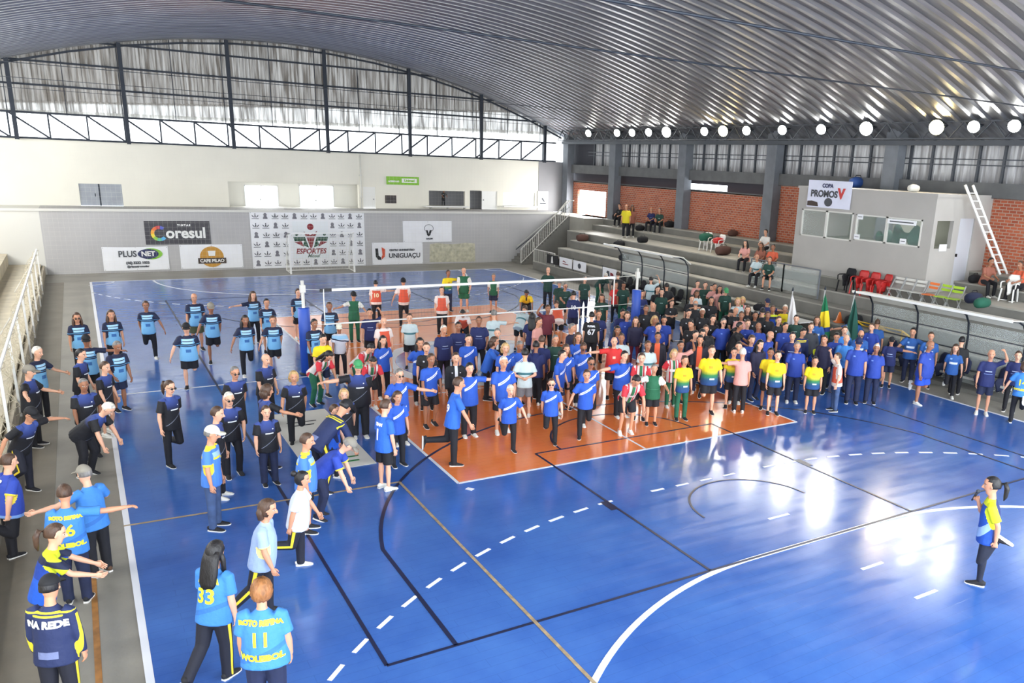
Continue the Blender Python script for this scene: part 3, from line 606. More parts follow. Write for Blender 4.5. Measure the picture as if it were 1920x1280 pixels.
# ---------------------------------------------------------------- dugouts
def dugout(ya, yb, label, nseat, seatm):
    e = empty('team_dugout', (0, 0, 0), 0, label, 'dugout')
    n = 4
    for k in range(n):
        y = ya+(yb-ya)*k/(n-1); g = MB(); g.tube([(11.85, y, 0), (11.85, y, 1.55), (11.78, y, 1.95), (11.6, y, 2.2), (11.3, y, 2.33), (11.0, y, 2.36)], .03, 6); g.build('arch', M['steel'], e)
    g = MB(); Yl, Yh = min(ya, yb), max(ya, yb)
    for z, x in ((.55, 11.85), (1.1, 11.85), (1.6, 11.84)): g.bar((x, Yl, z), (x, Yh, z), .035)
    g.build('side_rail', M['steel2'], e)
    g = MB(); g.prism([(11.9, 2.05), (11.45, 2.36), (10.85, 2.40), (10.85, 2.37), (11.43, 2.33), (11.87, 2.03)], Yl-.1, Yh+.1, 'y'); g.build('roof_panel', M['poly'], e)
    MB().box((10.82, Yl-.1, 2.35), (10.87, Yh+.1, 2.42)).build('roof_edge', M['white'], e)
    MB().box((11.87, Yl, .1), (11.88, Yh, 1.95)).build('back_panel', M['glass'], e)
    MB().bar((11.55, Yl, .38), (11.55, Yh, .38), .06).build('bench_beam', M['white2'], e)
    for k in range(nseat):
        y = Yl+.35+(Yh-Yl-.7)*k/(nseat-1); g = MB()
        g.tube([(11.35, y, .40), (11.4, y, .43), (11.62, y, .42), (11.72, y, .5)], [(.17, .02), (.21, .03), (.21, .03), (.19, .03)], 8); g.tube([(11.70, y, .46), (11.76, y, .62), (11.79, y, .82), (11.8, y, .92)], [(.19, .03), (.22, .03), (.2, .025), (.1, .02)], 8, ref=(1, 0, 0)); g.build('bucket_seat', seatm, e)
    g = MB(); g.box((11.3, Yl, .0), (11.95, Yh, .12)); g.build('plinth', M['tierd'], e); return e
dugout(10.1, 4.9, 'far dugout with white roof edge and dark bucket seats', 9, M['blackf'])
dugout(-5.0, -10.3, 'near dugout with long white roof edge behind the blue shirted people', 8, M['navy'])

# ---------------------------------------------------------------- scorer table, flags, bags, balls
t = empty('scorer_table', (11.15, -1.2, 0), 0, 'white topped scorer table with black front cloth behind the crowd', 'table')
MB().box((-.35, -1.6, .93), (.35, 1.6, .97)).build('tabletop', M['white'], t); MB().box((-.34, -1.55, .25), (-.31, 1.55, .93)).build('front_cloth', M['blackf'], t)
for x in (-.28, .28):
    for y in (-1.5, 1.5): MB().bar((x, y, 0), (x, y, .93), .04).build('leg', M['steel'], t)
def bag(x, y, z, s, m, label, cat='bag', rz=0, name='sports_bag'):
    e = empty(name, (x, y, z), rz, label, cat)
    MB().tube([(-.3*s, 0, .14*s), (-.27*s, 0, .15*s), (-.1*s, 0, .17*s), (.12*s, 0, .16*s), (.27*s, 0, .15*s), (.3*s, 0, .14*s)], [(.06*s, .06*s), (.14*s, .13*s), (.17*s, .165*s), (.165*s, .155*s), (.14*s, .13*s), (.06*s, .06*s)], 10).build('body', m, e)
    MB().tube([(-.15*s, 0, .3*s), (-.1*s, 0, .38*s), (.1*s, 0, .38*s), (.15*s, 0, .3*s)], .012*s, 6).build('handle', M['black'], e); return e
for a in ((11.1, -.4, .97, .8, M['blackf'], 'black bag on the left of the scorer table'), (11.1, -1.5, .97, .7, M['brownf'], 'small brown bag in the middle of the scorer table'),
          (13.8, 17.1, 1.8, 1.2, M['brownf'], 'large brown bag at the bleacher end above the stair foot'), (17.1, 18.6, 2.88, 1.1, M['blackf'], 'black bag against the first column right of the doorway'),
          (17.2, 17.3, 2.88, .9, M['brownf'], 'dark red bag on the top tier behind the yellow shirt'), (13.1, 11.8, 1.37, .9, M['blackf'], 'dark bag below the far dugout roof edge'),
          (17.1, 13.4, 2.88, 1.0, M['blackf'], 'black bag right of the second column'), (16.4, 15.2, 2.54, .9, M['blackf'], 'black and white bag on the step below the brick wall'),
          (14.0, 13.6, 1.8, 1.1, M['blackf'], 'black bag arch shaped beside the walkway edge'), (14.5, 12.2, 2.2, 1.0, M['blackf'], 'long black bag lying on the walkway'),
          (15.0, 6.4, 2.2, 1.3, M['brownf'], 'big dark brown bag on the walkway left of seated people'), (17.1, 8.2, 2.88, .9, M['brownf'], 'reddish bag under the third column'),
          (13.9, -7.2, 2.2, 1.1, M['navy'], 'navy bag right of the lime chairs'), (13.3, -7.9, 2.2, 1.0, M['greenf'], 'green grey bag above the near dugout roof'),
          (16.3, -5.6, 2.54, .9, M['blackf'], 'dark bag on the bench right of the booth'), (17.1, -8.3, 2.54, 1.0, M['navy'], 'navy bag at the far right of the bench'), (11.4, 2.2, .12, 1.3, M['blackf'], 'dark bag beside the scorer table end'), (12.45, -3.75, .93, 1.2, M['blackf'], 'black rucksack beside the orange cone')):
    bag(*a)
def on(name, mb, m, label, cat, group=None): return tag(mb.build(name, m), label, cat, group)
on('traffic_cone', MB().tube([(12.45, -3.1, .93), (12.45, -3.1, .96), (12.45, -3.1, .97), (12.45, -3.1, 1.3)], [.2, .2, .13, .03], 12), M['orange'], 'bright orange cone on the bleacher step', 'cone')
for y, s in ((-4.6, 'nearer the cone'), (-5.6, 'farther from the cone')):
    on('hurdle', MB().tube([(12.1, y-.45, 1.2), (12.1, y+.45, 1.2), (12.5, y+.45, 1.0), (12.5, y-.45, 1.0), (12.1, y-.45, 1.2)], .03, 6).bar((12.1, y-.45, .45), (12.1, y-.45, 1.2), .03).bar((12.1, y+.45, .45), (12.1, y+.45, 1.2), .03), M['yellow'], 'yellow training hurdle on the bleacher edge, '+s, 'hurdle')
def flag(x, y, h, m, label, extra=None, lean=.12):
    e = empty('flag', (x, y, 0), 0, label, 'flag'); MB().tube([(0, 0, 0), (lean, 0, h)], .018, 8).build('pole', M['chrome'], e)
    MB().tube([(lean, 0, h), (lean, 0, h+.05), (lean, 0, h+.14)], [.02, .035, .004], 8).build('finial', M['steel'], e)
    mb = MB(); n, k = 12, 12; vs = []
    for j in range(k+1):
        v = j/k; wd = .06+.52*v**.8
        for i in range(n+1):
            u = i/n; vs.append((lean*(1-v*.5)+.07*math.sin(u*13+v*2)*min(1, v*2), -wd*u+.25*wd, h-.05-1.35*v-.12*u))
    fs = [(j*(n+1)+i, j*(n+1)+i+1, (j+1)*(n+1)+i+1, (j+1)*(n+1)+i) for j in range(k) for i in range(n)]
    q = len(vs); vs += [(a+.008, b_, c_) for a, b_, c_ in vs]; fs += [tuple(z_+q for z_ in f[::-1]) for f in fs]
    mb.add(vs, fs, 0, True); mb.build('cloth', m, e); return e
def flagmat(name, base, layers):
    m = mat(name, base, .8); nt = m.node_tree; b = nt.nodes['Principled BSDF']; N = nt.nodes.new; Lk = nt.links.new
    tc = N('ShaderNodeTexCoord'); sp = N('ShaderNodeSeparateXYZ'); Lk(tc.outputs['Object'], sp.inputs[0]); prev = None
    for col, (z0, z1, sl) in layers:
        s = N('ShaderNodeMath'); s.operation = 'MULTIPLY_ADD'; s.inputs[1].default_value = sl; Lk(sp.outputs[1], s.inputs[0]); Lk(sp.outputs[2], s.inputs[2])
        a = N('ShaderNodeMath'); a.operation = 'COMPARE'; a.inputs[1].default_value = (z0+z1)/2; a.inputs[2].default_value = (z1-z0)/2; Lk(s.outputs[0], a.inputs[0])
        mx = N('ShaderNodeMix'); mx.data_type = 'RGBA'; mx.inputs['A'].default_value = lin(base); mx.inputs['B'].default_value = lin(col); Lk(a.outputs[0], mx.inputs['Factor'])
        if prev: Lk(prev, mx.inputs['A'])
        prev = mx.outputs['Result']
    if prev: Lk(prev, b.inputs['Base Color'])
    return m
flag(9.4, -3.55, 2.25, mat('white_flag', (232, 228, 226), .8), 'furled white flag on a pole, left of the three flags')
flag(9.6, -4.75, 2.45, flagmat('green_flag', (18, 110, 70), [((240, 210, 40), (1.2, 1.75, .35)), ((36, 60, 130), (1.05, 1.2, .35))]), 'green and yellow national flag, middle of the three flags')
flag(9.6, -5.75, 2.45, flagmat('dark_green_flag', (16, 72, 60), [((210, 225, 220), (1.3, 1.5, -3.0))]), 'dark green flag with pale mark, right of the three flags', lean=.35)
# chairs on the walkway
def plastic_chair(m):
    e = empty('plastic_chair', (0, 0, 0))
    MB().tube([(-.2, 0, .43), (-.18, 0, .44), (.16, 0, .43), (.22, 0, .42)], [(.2, .015), (.22, .02), (.22, .02), (.2, .015)], 8).build('seat', m, e)
    MB().tube([(.2, 0, .44), (.25, 0, .6), (.29, 0, .78), (.30, 0, .86)], [(.19, .02), (.21, .02), (.21, .02), (.15, .02)], 8, ref=(1, 0, 0)).build('backrest', m, e)
    for s in (-1, 1): MB().tube([(.24, s*.22, .62), (-.1, s*.25, .63), (-.2, s*.24, .6), (-.2, s*.23, .44)], .022, 6).build('armrest', m, e)
    for x, y in ((-.2, -.2), (-.2, .2), (.22, -.19), (.22, .19)): MB().bar((x*.92, y*.95, .43), (x*1.15, y*1.1, 0), .04).build('leg', m, e)
    return e
def folding_chair(m):
    e = empty('folding_chair', (0, 0, 0))
    for k in range(4): MB().box((-.2+.1*k, -.2, .43), (-.12+.1*k, .2, .45)).build('seat_slat', m, e)
    for k in range(2): MB().box((.2+.03*k, -.2, .62+.13*k), (.22+.03*k, .2, .70+.13*k)).build('back_slat', m, e)
    for s in (-1, 1): MB().bar((.26, s*.21, .86), (-.22, s*.21, 0), .03).build('leg', M['chrome'], e); MB().bar((-.2, s*.19, .44), (.24, s*.19, 0), .03).build('leg', M['chrome'], e)
    return e
def put(proto, used, x, y, z, rz, label, group):
    o = proto if not used else copy_tree(proto)
    o.location = (x, y, z); o.rotation_euler = (0, 0, rz); tag(o, label, 'chair', group); return o
pr = plastic_chair(M['red'])
for i, (x, y, rz, l) in enumerate(((12.9, -4.2, .3, 'red plastic armchair nearest the dark jacket on the walkway'), (13.2, -4.55, .1, 'red plastic armchair pushed against its twin, second from the left'), (12.8, -4.75, -.4, 'red plastic armchair turned a little, closest to the folding chairs'))):
    put(pr, i, 13.87, -2.6-.5*i, 1.8, rz*.5, l, 'red plastic chairs on the walkway')
pk = plastic_chair(M['blackf']); put(pk, 0, 13.87, -1.98, 1.8, .1, 'plastic chair draped in black beside the red chairs', 'red plastic chairs on the walkway')
fc = folding_chair(M['white2'])
for i in range(3): put(fc, i, 13.87, -4.2-.46*i, 1.8, .05*i, ('grey white folding chair next to the red chairs', 'folding chair with pale slats, middle of the row before the booth', 'pale slatted folding chair next to the orange one')[i], 'folding chairs before the booth')
fo = folding_chair(M['orange']); put(fo, 0, 13.87, -5.6, 1.8, 0, 'folding chair with orange slats before the booth corner', 'folding chairs before the booth')
fg = folding_chair(M['green'])
for i in range(2): put(fg, i, 13.87, -6.08-.46*i, 1.8, .15*i, ('lime green folding chair next to the orange one', 'lime green folding chair, last of the row to the right')[i], 'folding chairs before the booth')
fw_ = plastic_chair(M['white']); put(fw_, 0, 15.6, -7.35, 2.2, .2, 'white chair under the seated person by the ladder', 'white chairs on the walkway')
put(fw_, 1, 15.3, 7.15, 2.2, .1, 'white plastic chair holding red and white clothes', 'white chairs on the walkway'); put(fw_, 1, 15.5, 8.3, 2.2, .4, 'white plastic chair with green bag piled on it', 'white chairs on the walkway')
bag(15.3, 7.15, 2.64, .9, M['red'], 'red and white clothes heaped on a white chair', 'clothes'); bag(15.5, 8.3, 2.64, 1.2, M['greenf'], 'teal green bag on the chair far along the walkway')

# ---------------------------------------------------------------- announcer booth
bo = MB(); X0, X1, Y0, Y1 = 14.3, 17.48, -5.05, 1.15
def wh(axis, pos, th, u0, u1, z0, z1, holes): return wall_holes(axis, pos, th, u0, u1, z0, z1, holes)
bo = wh('x', X0, .15, Y0, Y1, 2.2, 5.45, [(-1.6, .98, 3.62, 4.66), (-4.62, -1.75, 3.7, 4.64)])
b2 = wh('y', Y0, .15, X0+.15, X1, 2.2, 5.45, [(14.5, 15.4, 3.7, 4.64), (15.75, 16.6, 2.3, 4.72)]); bo.add(b2.v, b2.f)
bo.box((X0, Y1, 2.2), (X1, Y1+.15, 5.45)); bo.box((X0-.03, Y0-.03, 5.43), (X1, Y1+.18, 5.53))
struct(bo.build('wall_booth', mat('booth_plaster', (176, 172, 166), .75, 0, .05, 1)), 'grey plastered announcer booth built over the bleachers')
struct(MB().box((X0+.15, Y0+.15, 3.5), (X1, Y1, 3.55)).box((17.3, Y0+.15, 3.5), (17.45, Y1, 5.4)).build('wall_booth', mat('booth_inside', (140, 142, 130), .8)), 'inside of the announcer booth')
d = struct(MB().box((15.75, Y0+.05, 2.3), (16.6, Y0+.1, 4.72)).build('door_6', mat('booth_door', (196, 198, 204), .4)), 'pale grey side door of the booth'); MB().box((15.82, Y0+.0, 3.4), (15.88, Y0+.05, 3.5)).build('door_handle', M['black'], d)
for i, (a, b_) in enumerate(((-.31, .98), (-1.6, -.31), (-3.15, -1.75), (-4.62, -3.15))):
    f = MB(); z0, z1 = (3.62, 4.66) if i < 2 else (3.7, 4.64)
    for y in (a, b_-.05): f.box((X0-.03, y, z0), (X0+.05, y+.05, z1))
    for z in (z0, z1-.05): f.box((X0-.03, a, z), (X0+.05, b_, z+.05))
    o = struct(f.build('window_%d' % (i+2), M['white2']), 'booth window, pane %s from the left' % ('first', 'second', 'third', 'fourth')[i]); MB().box((X0, a+.05, z0+.05), (X0+.01, b_-.05, z1-.05)).build('pane', M['glassb'], o)
on('green_sack', MB().tube([(15.0, -2.2, 3.75), (15.0, -2.35, 3.8), (15.0, -2.7, 3.85), (15.0, -3.0, 3.75)], [(.05, .05), (.25, .28), (.28, .3), (.05, .05)], 12), M['greenf'], 'small green sack behind the third booth pane', 'sack')
on('green_sack', MB().tube([(14.9, -3.0, 3.75), (14.9, -3.25, 4.0), (14.9, -3.9, 4.02), (14.9, -4.5, 3.8)], [(.05, .05), (.3, .42), (.3, .4), (.05, .05)], 12), M['greenf'], 'large green sack filling the fourth booth pane', 'sack')
for y, z, l in ((-1.95, 4.55, 'upper left of the third pane'), (-1.9, 3.82, 'lower left of the third pane'), (-3.95, 3.85, 'low in the fourth pane')):
    e = on('paper_notice', MB().box((X0-.05, y-.13, z-.09), (X0-.035, y+.13, z+.09)), M['cloth_w'], 'small white notice stuck on booth glass, '+l, 'notice'); MB().box((X0-.055, y-.09, z-.01), (X0-.05, y+.09, z+.01)).build('print', M['ink'], e)
e = on('paper_notice', MB().box((14.75, Y0-.04, 3.62), (15.15, Y0-.02, 3.85)), M['cloth_w'], 'small white notice on the booth side glass', 'notice')
e = on('booth_sign', MB().box((X0-.06, -4.4, 4.42), (X0-.035, -3.2, 4.58)), M['cloth_w'], 'long white sign strip inside the fourth booth window', 'sign'); MB().box((X0-.065, -4.3, 4.48), (X0-.06, -3.3, 4.52)).build('print', M['ink'], e)
e = empty('booth_banner', (X0-.05, 0, 0), 0, 'white and lilac banner with red V hung on the booth corner', 'banner')
MB().box((-.02, -1.42, 4.76), (.0, .75, 5.78)).build('sheet', mat('lilac_vinyl', (222, 224, 240), .5, 0, .06, 2), e)
def xtext(s, y, z, x, size, m, parent, sx=1, bold=.01, shear=0):
    me = text_mesh(s, size, .002, bold)
    for v in me.vertices: v.co = Vector((x-v.co.z, y-(v.co.x+shear*v.co.y)*sx, z+v.co.y))
    me.materials.clear(); me.materials.append(m); return link('lettering', me, parent)
xtext('PROMOS', -.1, 5.27, -.03, .34, M['ink'], e, 1, .015); xtext('V', -.95, 5.3, -.03, .5, M['red'], e, 1, .03); xtext('COPA', -.25, 5.58, -.03, .2, M['dblue'], e)
g = MB(); g.prism([(-.35+.2*math.cos(t*.4), 4.98+.16*math.sin(t*.4)) for t in range(16)], -.03, -.021, 'x'); g.build('ball_print', M['ink'], e)
g = MB(); g.prism([(.72, 4.8), (.15, 4.8), (.2, 4.95), (.5, 5.0), (.72, 4.98)], -.03, -.021, 'x'); g.build('brown_patch', M['brown'], e)
la = empty('ladder', (17.0, -6.1, 2.88), 0, 'long white ladder leaning on the booth roof edge before the bricks', 'ladder')
MB().bar((-.05, 0, 0), (-1.57, .86, 2.97), .07).build('rail', M['white'], la); MB().bar((.38, .0, 0), (-1.14, .86, 2.97), .07).build('rail', M['white'], la)
for k in range(11):
    t = (k+.6)/11.6; MB().bar((-.05-1.52*t, .86*t, 2.97*t), (.38-1.52*t, .86*t, 2.97*t), .035).build('rung', M['white'], la)
bag(17.2, .9, 5.53, 1.3, mat('blue_tarp', (50, 84, 150), .6), 'crumpled blue cloth on the booth roof by the column', 'cloth')
bag(14.9, -3.6, 5.53, .8, M['white2'], 'white bundle on the booth roof edge', 'cloth')
area('booth_fill', (15.9, -2, 5.38), (0, 0, 0), .3, 1.2, 45)  # added fill lamp so the booth interior and sacks show
sp = empty('glass_guard', (0, 0, 0), 0, 'framed clear panels standing on the bleacher step before the booth', 'panel')
for a, b_ in ((.8, -1.1), (2.7, .8)):
    g = MB(); g.bar((13.4, a, 1.4), (13.4, a, 2.5), .05); g.bar((13.4, b_, 1.4), (13.4, b_, 2.5), .05); g.bar((13.4, a, 2.5), (13.4, b_, 2.5), .04); g.build('frame', M['col'], sp); MB().box((13.39, b_, 1.5), (13.40, a, 2.45)).build('pane', M['glass'], sp)
PEOPLE = [
 (-10.41, 2.47, 276, 1.68, 'S', 0, 'LB', 'P', 'lbr', 1, 'with sunglasses, farthest one on the grey strip'),
 (-9.64, 2.63, 279, 1.68, 'S', 0, 'LB', 'P', 'lbr', 1, 'on the white sideline beside the far left'),
 (-8.62, 3.73, 267, 1.71, 'Q', 0, 'LB', 'P', 'sb', 1, 'balancing alone between sideline and black line'),
 (-10.24, -0.57, 270, 1.68, 'AL', 1, 'LB', 'K', 'cb', 1, 'with arm stretched to the bearded neighbour'),
 (-9.73, -1.39, 299, 1.68, 'S', 0, 'LB', 'D', 'sg', 2, 'beside the capped man with outstretched arm'),
 (-10.45, -2.11, 331, 1.68, 'S', 0, 'BK', 'K', 's', 1, 'half hidden behind the capped pale blue player'),
 (-11.2, -1.56, 323, 1.68, 'AD', 0, 'LB', 'P', 'sw', 1, 'nearest the net fence at far left'),
 (-11.3, -3.37, 339, 1.68, 'AD', 0, 'BK', 'P', 'cg', 2, 'below the white-haired player by the fence'),
 (-11.31, -5.95, 314, 1.69, 'QL', 0, 'BK', 'Y', 'cb', 1, 'in sunglasses with arm out at the left edge'),
 (-10.37, -4.58, 286, 1.63, 'S', 0, 'BK', 'P', 'sg', 2, 'looking down in middle of the grey strip'),
 (-10.48, -5.61, 331, 1.68, 'B', 1, 'BK', 'P', 'sw', 2, 'bent forward with one knee lifted'),
 (-10.03, -3.24, 320, 1.62, 'S', 0, 'BK', 'K', 'sb', 1, 'standing with feet against the white sideline'),
 (-11.43, -8.77, 26, 1.63, 'Q', 0, 'BY', 'P', 'sb', 2, 'with yellow cuffs holding one foot, left edge'),
 (-10.35, -9.88, 126, 1.64, 'AD', 1, 'CY', 'P', 'cg', 2, 'in brown shoes with arms round the neighbour'),
 (-10.63, -10.61, 78, 1.66, 'AL', 0, 'CY', 'N', 'sb', 2, 'with yellow 26 on the back'),
 (-10.9, -11.83, 0, 1.68, 'D', 1, 'NYT', 'N', 'pb', 1, 'with yellow shoulders and ponytail, leaning forward'),
 (-10.76, -13.32, 64, 1.68, 'S', 1, 'NJ', 'Y', 'cb', 2, 'in the bottom left corner, REDE on back'),
 (-8.2, 0.01, 265, 1.72, 'Q', 1, 'LB', 'K', 'cb', 2, 'on the blue floor next to the black line'),
 (-7.42, 4.45, 274, 1.76, 'S', 0, 'LB', 'O', 'bl', 2, 'in olive shorts, behind the stretching capped man'),
 (-7.32, 2.56, 269, 1.77, 'Q', 1, 'LB', 'K', 'cg', 1, 'in front of the olive shorts man'),
 (-5.72, 4.8, 281, 1.68, 'AL', 0, 'LB', 'P', 'lbr', 1, 'pointing one arm left, behind two others'),
 (-5.58, 3.35, 270, 1.68, 'S', 0, 'LB', 'D', 's', 1, 'between the pointing woman and the padded post'),
 (-6.73, 0.67, 272, 1.7, 'Q', 1, 'LB', 'P', 'lb', 1, 'in white shoes with long leggings'),
 (-6.03, 0.62, 265, 1.66, 'Q', 1, 'LB', 'K', 'sb', 1, 'in black socks and white shoes, holding left foot'),
 (-4.32, 4.96, 278, 1.68, 'S', 0, 'LB', 'K', 'sb', 1, 'directly left of the white net post'),
 (-9.11, -5.75, 302, 1.71, 'QN', 1, 'BK', 'P', 'pb', 1, 'in sunglasses alone beside the sideline, facing right'),
 (-7.84, -4.93, 283, 1.68, 'QN', 1, 'BK', 'P', 'sg', 1, 'behind the woman with glasses on her head'),
 (-8.12, -6.79, 278, 1.68, 'S', 0, 'BK', 'P', 'sw', 1, 'with dark glasses, left of the black line'),
 (-8.48, -7.73, 334, 1.68, 'S', 0, 'BK', 'P', 'sb', 1, 'turned right above the man with pale cap'),
 (-7.0, -3.94, 301, 1.68, 'S', 0, 'BK', 'P', 'bl', 2, 'bald, near the white halfway line'),
 (-7.46, -6.65, 21, 1.68, 'AD', 0, 'BK', 'P', 'bob', 1, 'facing away with arm on neighbour'),
 (-7.6, -7.47, 276, 1.53, 'S', 0, 'BK', 'N', 'sb', 2, 'standing front on over the black line'),
 (-8.73, -9.02, 334, 1.75, 'S', 0, 'AZ', 'J', 'cw', 1, 'in jeans and pale cap, looking right'),
 (-5.65, -2.75, 297, 1.68, 'B', 0, 'RW', 'G', 'lb', 1, 'leaning down with long dark hair'),
 (-6.76, -5.37, 264, 1.59, 'QN', 1, 'BK', 'P', 'lbl', 2, 'at the far end of the white mat'),
 (-4.49, -2.31, 295, 1.68, 'B', 0, 'RW', 'G', 's', 1, 'bowed behind the green capped man'),
 (-5.37, -5.57, 260, 1.75, 'AL', 0, 'BK', 'P', 'cn', 3, 'with green cap and arm over neighbour'),
 (-6.93, -8.31, 18, 1.92, 'B', 0, 'NJ', 'Y', 'cb', 1, 'with long yellow stripe down the back'),
 (-6.11, -6.79, 261, 1.5, 'QN', 1, 'BK', 'P', 'lbl', 1, 'youngster standing on the white mat'),
 (-6.44, -7.72, 316, 1.5, 'QN', 0, 'NYT', 'P', 'sb', 1, 'in white shoes on the white mat'),
 (-7.46, -9.8, 338, 1.68, 'S', 0, 'AZ', 'K', 'sb', 2, 'with yellow collar, above the flat cap man'),
 (-7.18, -9.37, 333, 1.68, 'B', 0, 'BY', 'N', 'cg', 2, 'in grey flat cap bending over'),
 (-7.82, -10.94, 339, 1.54, 'QH', 0, 'WT', 'Y', 'bun', 2, 'in white top with one foot held behind'),
 (-8.48, -12.04, 336, 1.66, 'WK', 0, 'WB', 'Y', 'bob', 2, 'in pale lilac top bending one knee'),
 (-9.17, -13.33, 44, 1.68, 'WK', 1, 'CY', 'Y', 'lb', 2, 'with long dark hair and yellow 33'),
 (-8.91, -14.4, 67, 1.68, 'S', 1, 'CY', 'N', 'cu', 3, 'with curly ginger hair and yellow 11'),
 (-5.81, -8.65, 18, 1.72, 'S', 1, 'RN', 'K', 'sb', 1, 'boy with white 1 on his back'),
 (-5.2, -7.57, 277, 1.55, 'S', 0, 'RB', 'P', 'bob', 1, 'just behind the boy with number one'),
 (-4.75, -6.37, 272, 1.68, 'AD', 1, 'RB', 'P', 'sg', 2, 'in spectacles behind the short-haired woman'),
 (-3.98, -2.84, 273, 1.63, 'S', 0, 'RB', 'P', 'lb', 1, 'with long dark hair at orange floor edge'),
 (-3.31, -3.67, 265, 1.69, 'S', 0, 'RB', 'P', 'lb', 1, 'standing straight beside the tall shorts man'),
 (-3.76, -5.53, 275, 1.75, 'S', 0, 'RB', 'K', 'sb', 1, 'tall, in black shorts, looking right'),
 (-4.23, -8.11, 348, 1.82, 'QH', 1, 'RN', 'P', 'sb', 1, 'kicking one leg straight back, 19 on back'),
 (-3.22, -6.51, 267, 1.7, 'AL', 1, 'RB', 'P', 's', 2, 'stretching one arm right behind the kicking man'),
 (-3.08, -5.41, 258, 1.68, 'S', 0, 'BJ', 'P', 'sb', 1, 'in black jacket over white top'),
 (-2.01, -3.63, 262, 1.68, 'S', 0, 'RB', 'P', 's', 1, 'holding hands behind the black jacketed woman'),
 (-1.67, -4.04, 331, 1.68, 'D', 1, 'RN', 'P', 'bob', 1, 'reaching both arms to the right'),
 (-2.46, -6.62, 259, 1.81, 'S', 0, 'RB', 'K', 'sw', 2, 'white-haired in three-quarter trousers'),
 (-1.11, -4.68, 263, 1.68, 'S', 0, 'RB', 'K', 'sg', 2, 'looking down behind the white-haired man'),
 (-2.77, -7.84, 259, 1.5, 'Q', 0, 'RB', 'P', 'sw', 1, 'white-haired, nearest on one leg'),
 (-1.74, -7.81, 240, 1.51, 'QN', 0, 'RB', 'P', 'sb', 1, 'with glasses, middle of the front three'),
 (-1.04, -7.7, 244, 1.62, 'Q', 1, 'RB', 'P', 'sb', 1, 'rightmost of the front three on one leg'),
 (-0.51, -6.98, 258, 1.68, 'QN', 1, 'RB', 'P', 's', 1, 'in dark glasses behind the front three'),
 (-0.71, -6.06, 300, 1.68, 'S', 0, 'RB', 'D', 's', 1, 'looking down with white collar'),
 (0.32, -5.43, 254, 1.68, 'S', 0, 'RB', 'P', 'sb', 2, 'behind the man in dark glasses'),
 (0.78, -4.4, 259, 1.68, 'S', 0, 'RB', 'P', 'lbr', 1, 'wavy-haired behind the heavier man'),
 (-0.67, -5.03, 57, 1.65, 'WK', 1, 'NV', 'P', 's', 2, 'striding away in blue back and dark trousers'),
 (0.7, -6.75, 266, 1.68, 'AL', 0, 'RB', 'P', 's', 3, 'heavy, arm out left above orange floor'),
 (1.39, -5.27, 246, 1.68, 'AL', 0, 'RD', 'K', 'bl', 2, 'bald in bright red shirt'),
 (0.07, -7.89, 255, 1.82, 'B', 0, 'RW', 'K', 's', 1, 'bending with knee pads and white shoes'),
 (1.0, -7.11, 234, 1.68, 'S', 0, 'RW', 'K', 'sb', 1, 'upright behind the bending striped player'),
 (1.03, -7.58, 243, 1.51, 'AD', 0, 'GN', 'K', 'sg', 2, 'with white sleeves and knee pads in front'),
 (1.95, -6.0, 249, 1.68, 'S', 0, 'WTT', 'K', 'sb', 2, 'pale top with teal band'),
 (2.88, -5.19, 233, 1.68, 'S', 0, 'OJ', 'P', 's', 1, 'in open black jacket over orange top'),
 (2.37, -6.57, 252, 1.54, 'S', 0, 'RW', 'G', 'lbl', 1, 'blonde in green trousers'),
 (1.94, -7.56, 251, 1.63, 'S', 0, 'YG', 'G', 'pb', 1, 'in long green trousers at the front'),
 (2.76, -6.32, 252, 1.68, 'U', 1, 'PK', 'K', 's', 1, 'raising a hand to the dark hair'),
 (3.88, -5.79, 230, 1.64, 'S', 0, 'OJ', 'N', 'lb', 2, 'navy jacket open over orange top'),
 (2.98, -7.5, 239, 1.78, 'QN', 0, 'YG', 'K', 'sb', 2, 'in shorts, left of the capped pair'),
 (3.77, -7.3, 233, 1.62, 'S', 0, 'YG', 'K', 's', 1, 'in black shorts beside the first one'),
 (3.67, -7.75, 57, 1.68, 'AL', 1, 'PK', 'P', 'sw', 1, 'white-haired seen from behind'),
 (3.85, -2.72, 235, 1.61, 'S', 0, 'NVL', 'R', 'lbr', 1, 'in dark sweater and maroon trousers'),
 (4.03, -1.64, 256, 1.68, 'S', 0, 'NV', 'P', 's', 1, 'left of the woman in plain blue'),
 (3.87, -2.19, 246, 1.68, 'S', 0, 'RP', 'P', 'bob', 1, 'left of the maroon trousers woman'),
 (7.28, 0.03, 252, 1.5, 'CR', 0, 'BT', 'K', 'sb', 2, 'arms crossed, left of white floor glare'),
 (5.68, -1.02, 249, 1.68, 'S', 0, 'BT', 'P', 'bl', 2, 'bald, beside the right net post'),
 (4.23, -3.13, 254, 1.68, 'S', 0, 'RP', 'P', 'lbl', 1, 'pale-haired behind dark-haired one'),
 (3.68, -4.03, 258, 1.68, 'S', 0, 'RP', 'P', 's', 1, 'dark-haired above the orange and black jacket'),
 (9.36, 4.18, 54, 1.68, 'U', 0, 'WTT', 'K', 's', 1, 'in white near the dugout seats'),
 (6.82, 1.27, 255, 1.68, 'S', 0, 'NV', 'P', 's', 1, 'right beside the blue post padding'),
 (8.06, 1.98, 254, 1.68, 'S', 0, 'BT', 'P', 's', 1, 'in front of the dugout, dark-haired'),
 (7.83, 1.37, 238, 1.68, 'S', 0, 'DG', 'P', 'lb', 1, 'between two black shirts by the dugout'),
 (8.89, 2.46, 63, 1.68, 'S', 1, 'BT', 'P', 's', 2, 'back turned before the dugout frame'),
 (7.97, -0.23, 241, 1.68, 'AL', 1, 'BT', 'P', 's', 2, 'left end of the black row'),
